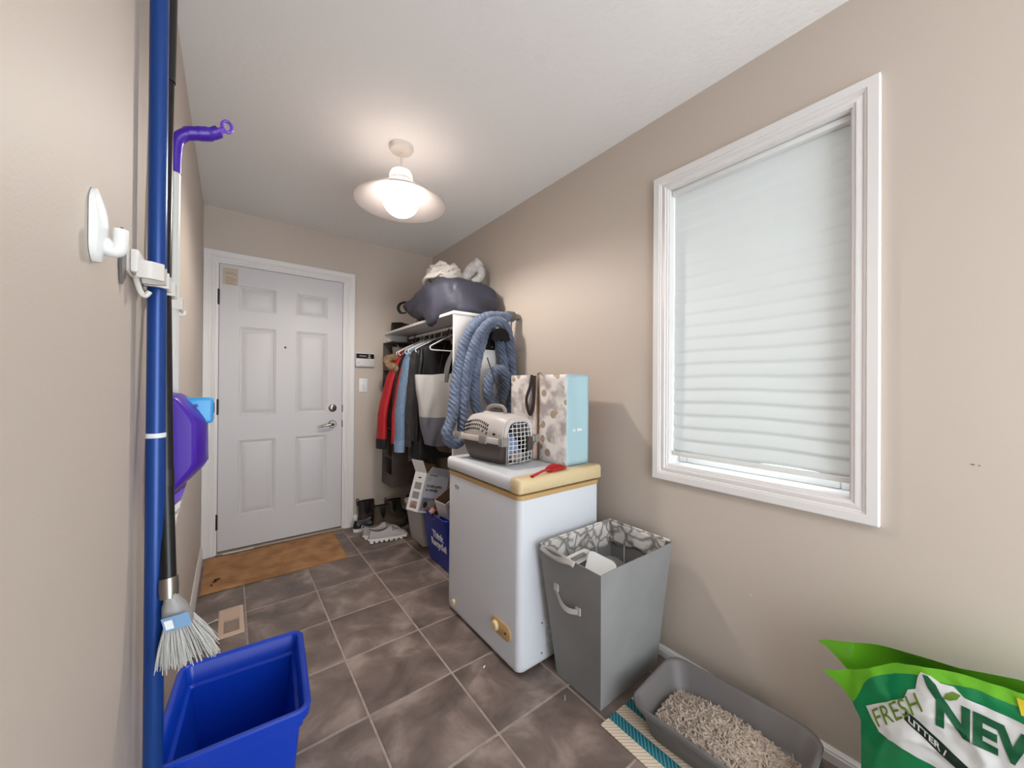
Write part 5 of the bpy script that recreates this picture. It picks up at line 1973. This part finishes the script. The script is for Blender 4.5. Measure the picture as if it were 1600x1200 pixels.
# open product carton leaning on the bins
CARD = M('white_carton', (222, 220, 220), .5)
PALEC = M('carton_pale_blue', (206, 210, 220), .5)
KRAFT = M('brown_cardboard', (140, 108, 80), .8)
INK = M('dark_ink', (44, 40, 42), .6)
GREYINK = M('grey_ink', (140, 136, 134), .6)
bx = thing('product_carton', 'open white printed carton leaning on the recycling bin', 'carton', (.992, 2.315, .362))
ez = V(.30, .095, .95).normalized()
ex = V(.955, .295, 0)
ex = (ex - ez * ex.dot(ez)).normalized()
ey = ez.cross(ex)           # towards the far left
bx.rotation_euler = Matrix((ex, ey, ez)).transposed().to_euler()
CW, CD, CH, T = .225, .115, .255, .003
MB().box(0, CW, 0, T, 0, CH).build('front_panel', PALEC, bx, world=False, smooth=0)
MB().box(0, T, T, CD, 0, CH).build('side_panel', CARD, bx, world=False, smooth=0)
MB().box(CW - T, CW, T, CD, 0, CH).build('side_panel', CARD, bx, world=False, smooth=0)
MB().box(T, CW - T, CD - T, CD, 0, CH).build('back_panel', KRAFT, bx, world=False, smooth=0)
MB().box(T, CW - T, T, CD - T, 0, T).build('base', CARD, bx, world=False, smooth=0)
MB().prism([(0, 0, CH), (0, CD, CH), (-.050, CD + .015, CH + .075), (-.050, .015, CH + .075)], (.003, 0, .001)).build('flap', CARD, bx, world=False, smooth=0)
MB().prism([(.01, CD, CH), (CW - .01, CD, CH), (CW - .02, CD + .04, CH + .07), (.02, CD + .04, CH + .07)], (0, -.003, 0)).build('flap', KRAFT, bx, world=False, smooth=0)
MB().prism([(.012, 0, CH), (CW, 0, CH), (CW - .01, -.012, CH + .05), (.03, -.012, CH + .05)], (0, .003, 0)).build('flap', PALEC, bx, world=False, smooth=0)
lettering('Le plus petits', .0275, lambda u, v, w: V(.025 + u, -.0006 - w, .170 + v), 'lettering', INK, bx, world=False, bold=.0005, depth=.0003, res=2)
lettering('au monde', .0275, lambda u, v, w: V(.025 + u, -.0006 - w, .143 + v), 'lettering', INK, bx, world=False, bold=.0005, depth=.0003, res=2)
m = MB().loft([[V(.036 + r * cos(a), y, .222 + r * sin(a)) for a in [2 * pi * k / 20 for k in range(20)]] for r, y in ((.013, 0), (.013, -.0008), (.011, -.0008), (.011, 0))], True, (False, False))
m.build('printed_ring', GREYINK, bx, world=False, smooth=0)
MB().box(.03, .11, -.0007, 0, .245, .254).build('printed_bar', GREYINK, bx, world=False, smooth=0)
pp = MB().box(.012, .20, -.0007, 0, .010, .098).build('printed_photo', M('photo_brown', (128, 96, 78), .5, var=(30, .3), rgb2=(176, 166, 166)), bx, world=False, smooth=0)
MB().box(.018, .075, -.0012, -.0006, .075, .096).build('photo_shape', M('photo_blue', (112, 136, 158), .5), pp, world=False, smooth=0)
m = MB().loft([[V(.052 + .020 * cos(a), y, .052 + .019 * sin(a)) for a in [2 * pi * k / 18 for k in range(18)]] for y in (-.0006, -.0013)])
m.build('photo_shape', M('photo_dark', (52, 38, 34), .5), pp, world=False, smooth=0)
m = MB().loft([[V(.110 + .030 * cos(a), y, .058 + .028 * sin(a)) for a in [2 * pi * k / 18 for k in range(18)]] for y in (-.0006, -.0012)])
m.build('photo_shape', M('photo_pale', (178, 170, 168), .5), pp, world=False, smooth=0)
for k in range(3):
    MB().box(-.0007, 0, .022, .088, .018 + k * .062, .064 + k * .062).build('printed_photo', MATS['photo_brown'] if k == 0 else GREYINK, bx, world=False, smooth=0)
MB().box(-.0007, 0, .04, .07, .215, .224).build('printed_bar', INK, bx, world=False, smooth=0)

# smaller carton beside it
b2 = thing('small_carton', 'opened white carton flap jutting from the recycling bin by the freezer', 'carton', (1.135, 2.135, .33), (radians(8), radians(-24), radians(14)))
MB().box(0, .15, 0, .003, 0, .13).build('front_panel', CARD, b2, world=False, smooth=0)
MB().box(0, .003, .003, .10, 0, .13).build('side_panel', CARD, b2, world=False, smooth=0)
MB().box(.147, .15, .003, .10, 0, .13).build('side_panel', CARD, b2, world=False, smooth=0)
MB().box(.003, .147, .097, .10, 0, .13).build('back_panel', KRAFT, b2, world=False, smooth=0)
MB().box(.02, .13, -.0007, 0, .045, .10).build('printed_bar', GREYINK, b2, world=False, smooth=0)
# jar with coloured lid
jr = thing('spice_jar', 'small dark jar with red and yellow label in the recycling bin', 'jar', (1.105, 2.232, .318), (radians(-12), radians(-34), 0))
MB().lathe([(0, 0), (.022, 0), (.024, .004), (.024, .052), (.018, .060), (.018, .062), (0, .062)], (0, 0, 0), 20).build('glass_body', M('dark_glass', (22, 18, 18), .12), jr, world=False)
MB().lathe([(.0244, .010), (.0246, .012), (.0246, .032), (.0244, .034)], (0, 0, 0), 20).build('yellow_label', M('yellow_green_label', (196, 192, 96), .5), jr, world=False)
MB().lathe([(0, .084), (.017, .084), (.020, .081), (.020, .062), (0, .061)], (0, 0, 0), 20).build('cap', M('white_red_cap', (204, 60, 52), .4, var=(45, .2), rgb2=(226, 214, 208)), jr, world=False)

# ------------------------------------------------------------------ litter on the floor
cs_ = thing('cotton_swab', 'white cotton swab lying on the tile near the floor vent', 'cotton swab', (-.07, 2.385, .004))
MB().tube([(-.105, 2.372, .004), (-.042, 2.398, .004)], .0013, 6).build('stick', WHITE, cs_)
for p, d in (((-.042, 2.398, .004), 1), ((-.105, 2.372, .004), -1)):
    MB().tube([V(*p) - V(.92, .38, 0) * .009 * d, V(*p), V(*p) + V(.92, .38, 0) * .005 * d], [.002, .0032, .0014], 8).build('cotton_tip', WHITE, cs_)
tag(MB().tube([(1.028, .995, .0035), (1.042, 1.010, .0035)], .003, 6).build('pellet', PELL), 'single stray pale pellet on the tile before the hamper', 'pellet')
tag(MB().tube([(.868, 1.318, .003), (.878, 1.324, .003)], .0026, 6).build('pellet', WHITE), 'tiny white crumb on the tile before the freezer', 'crumb')
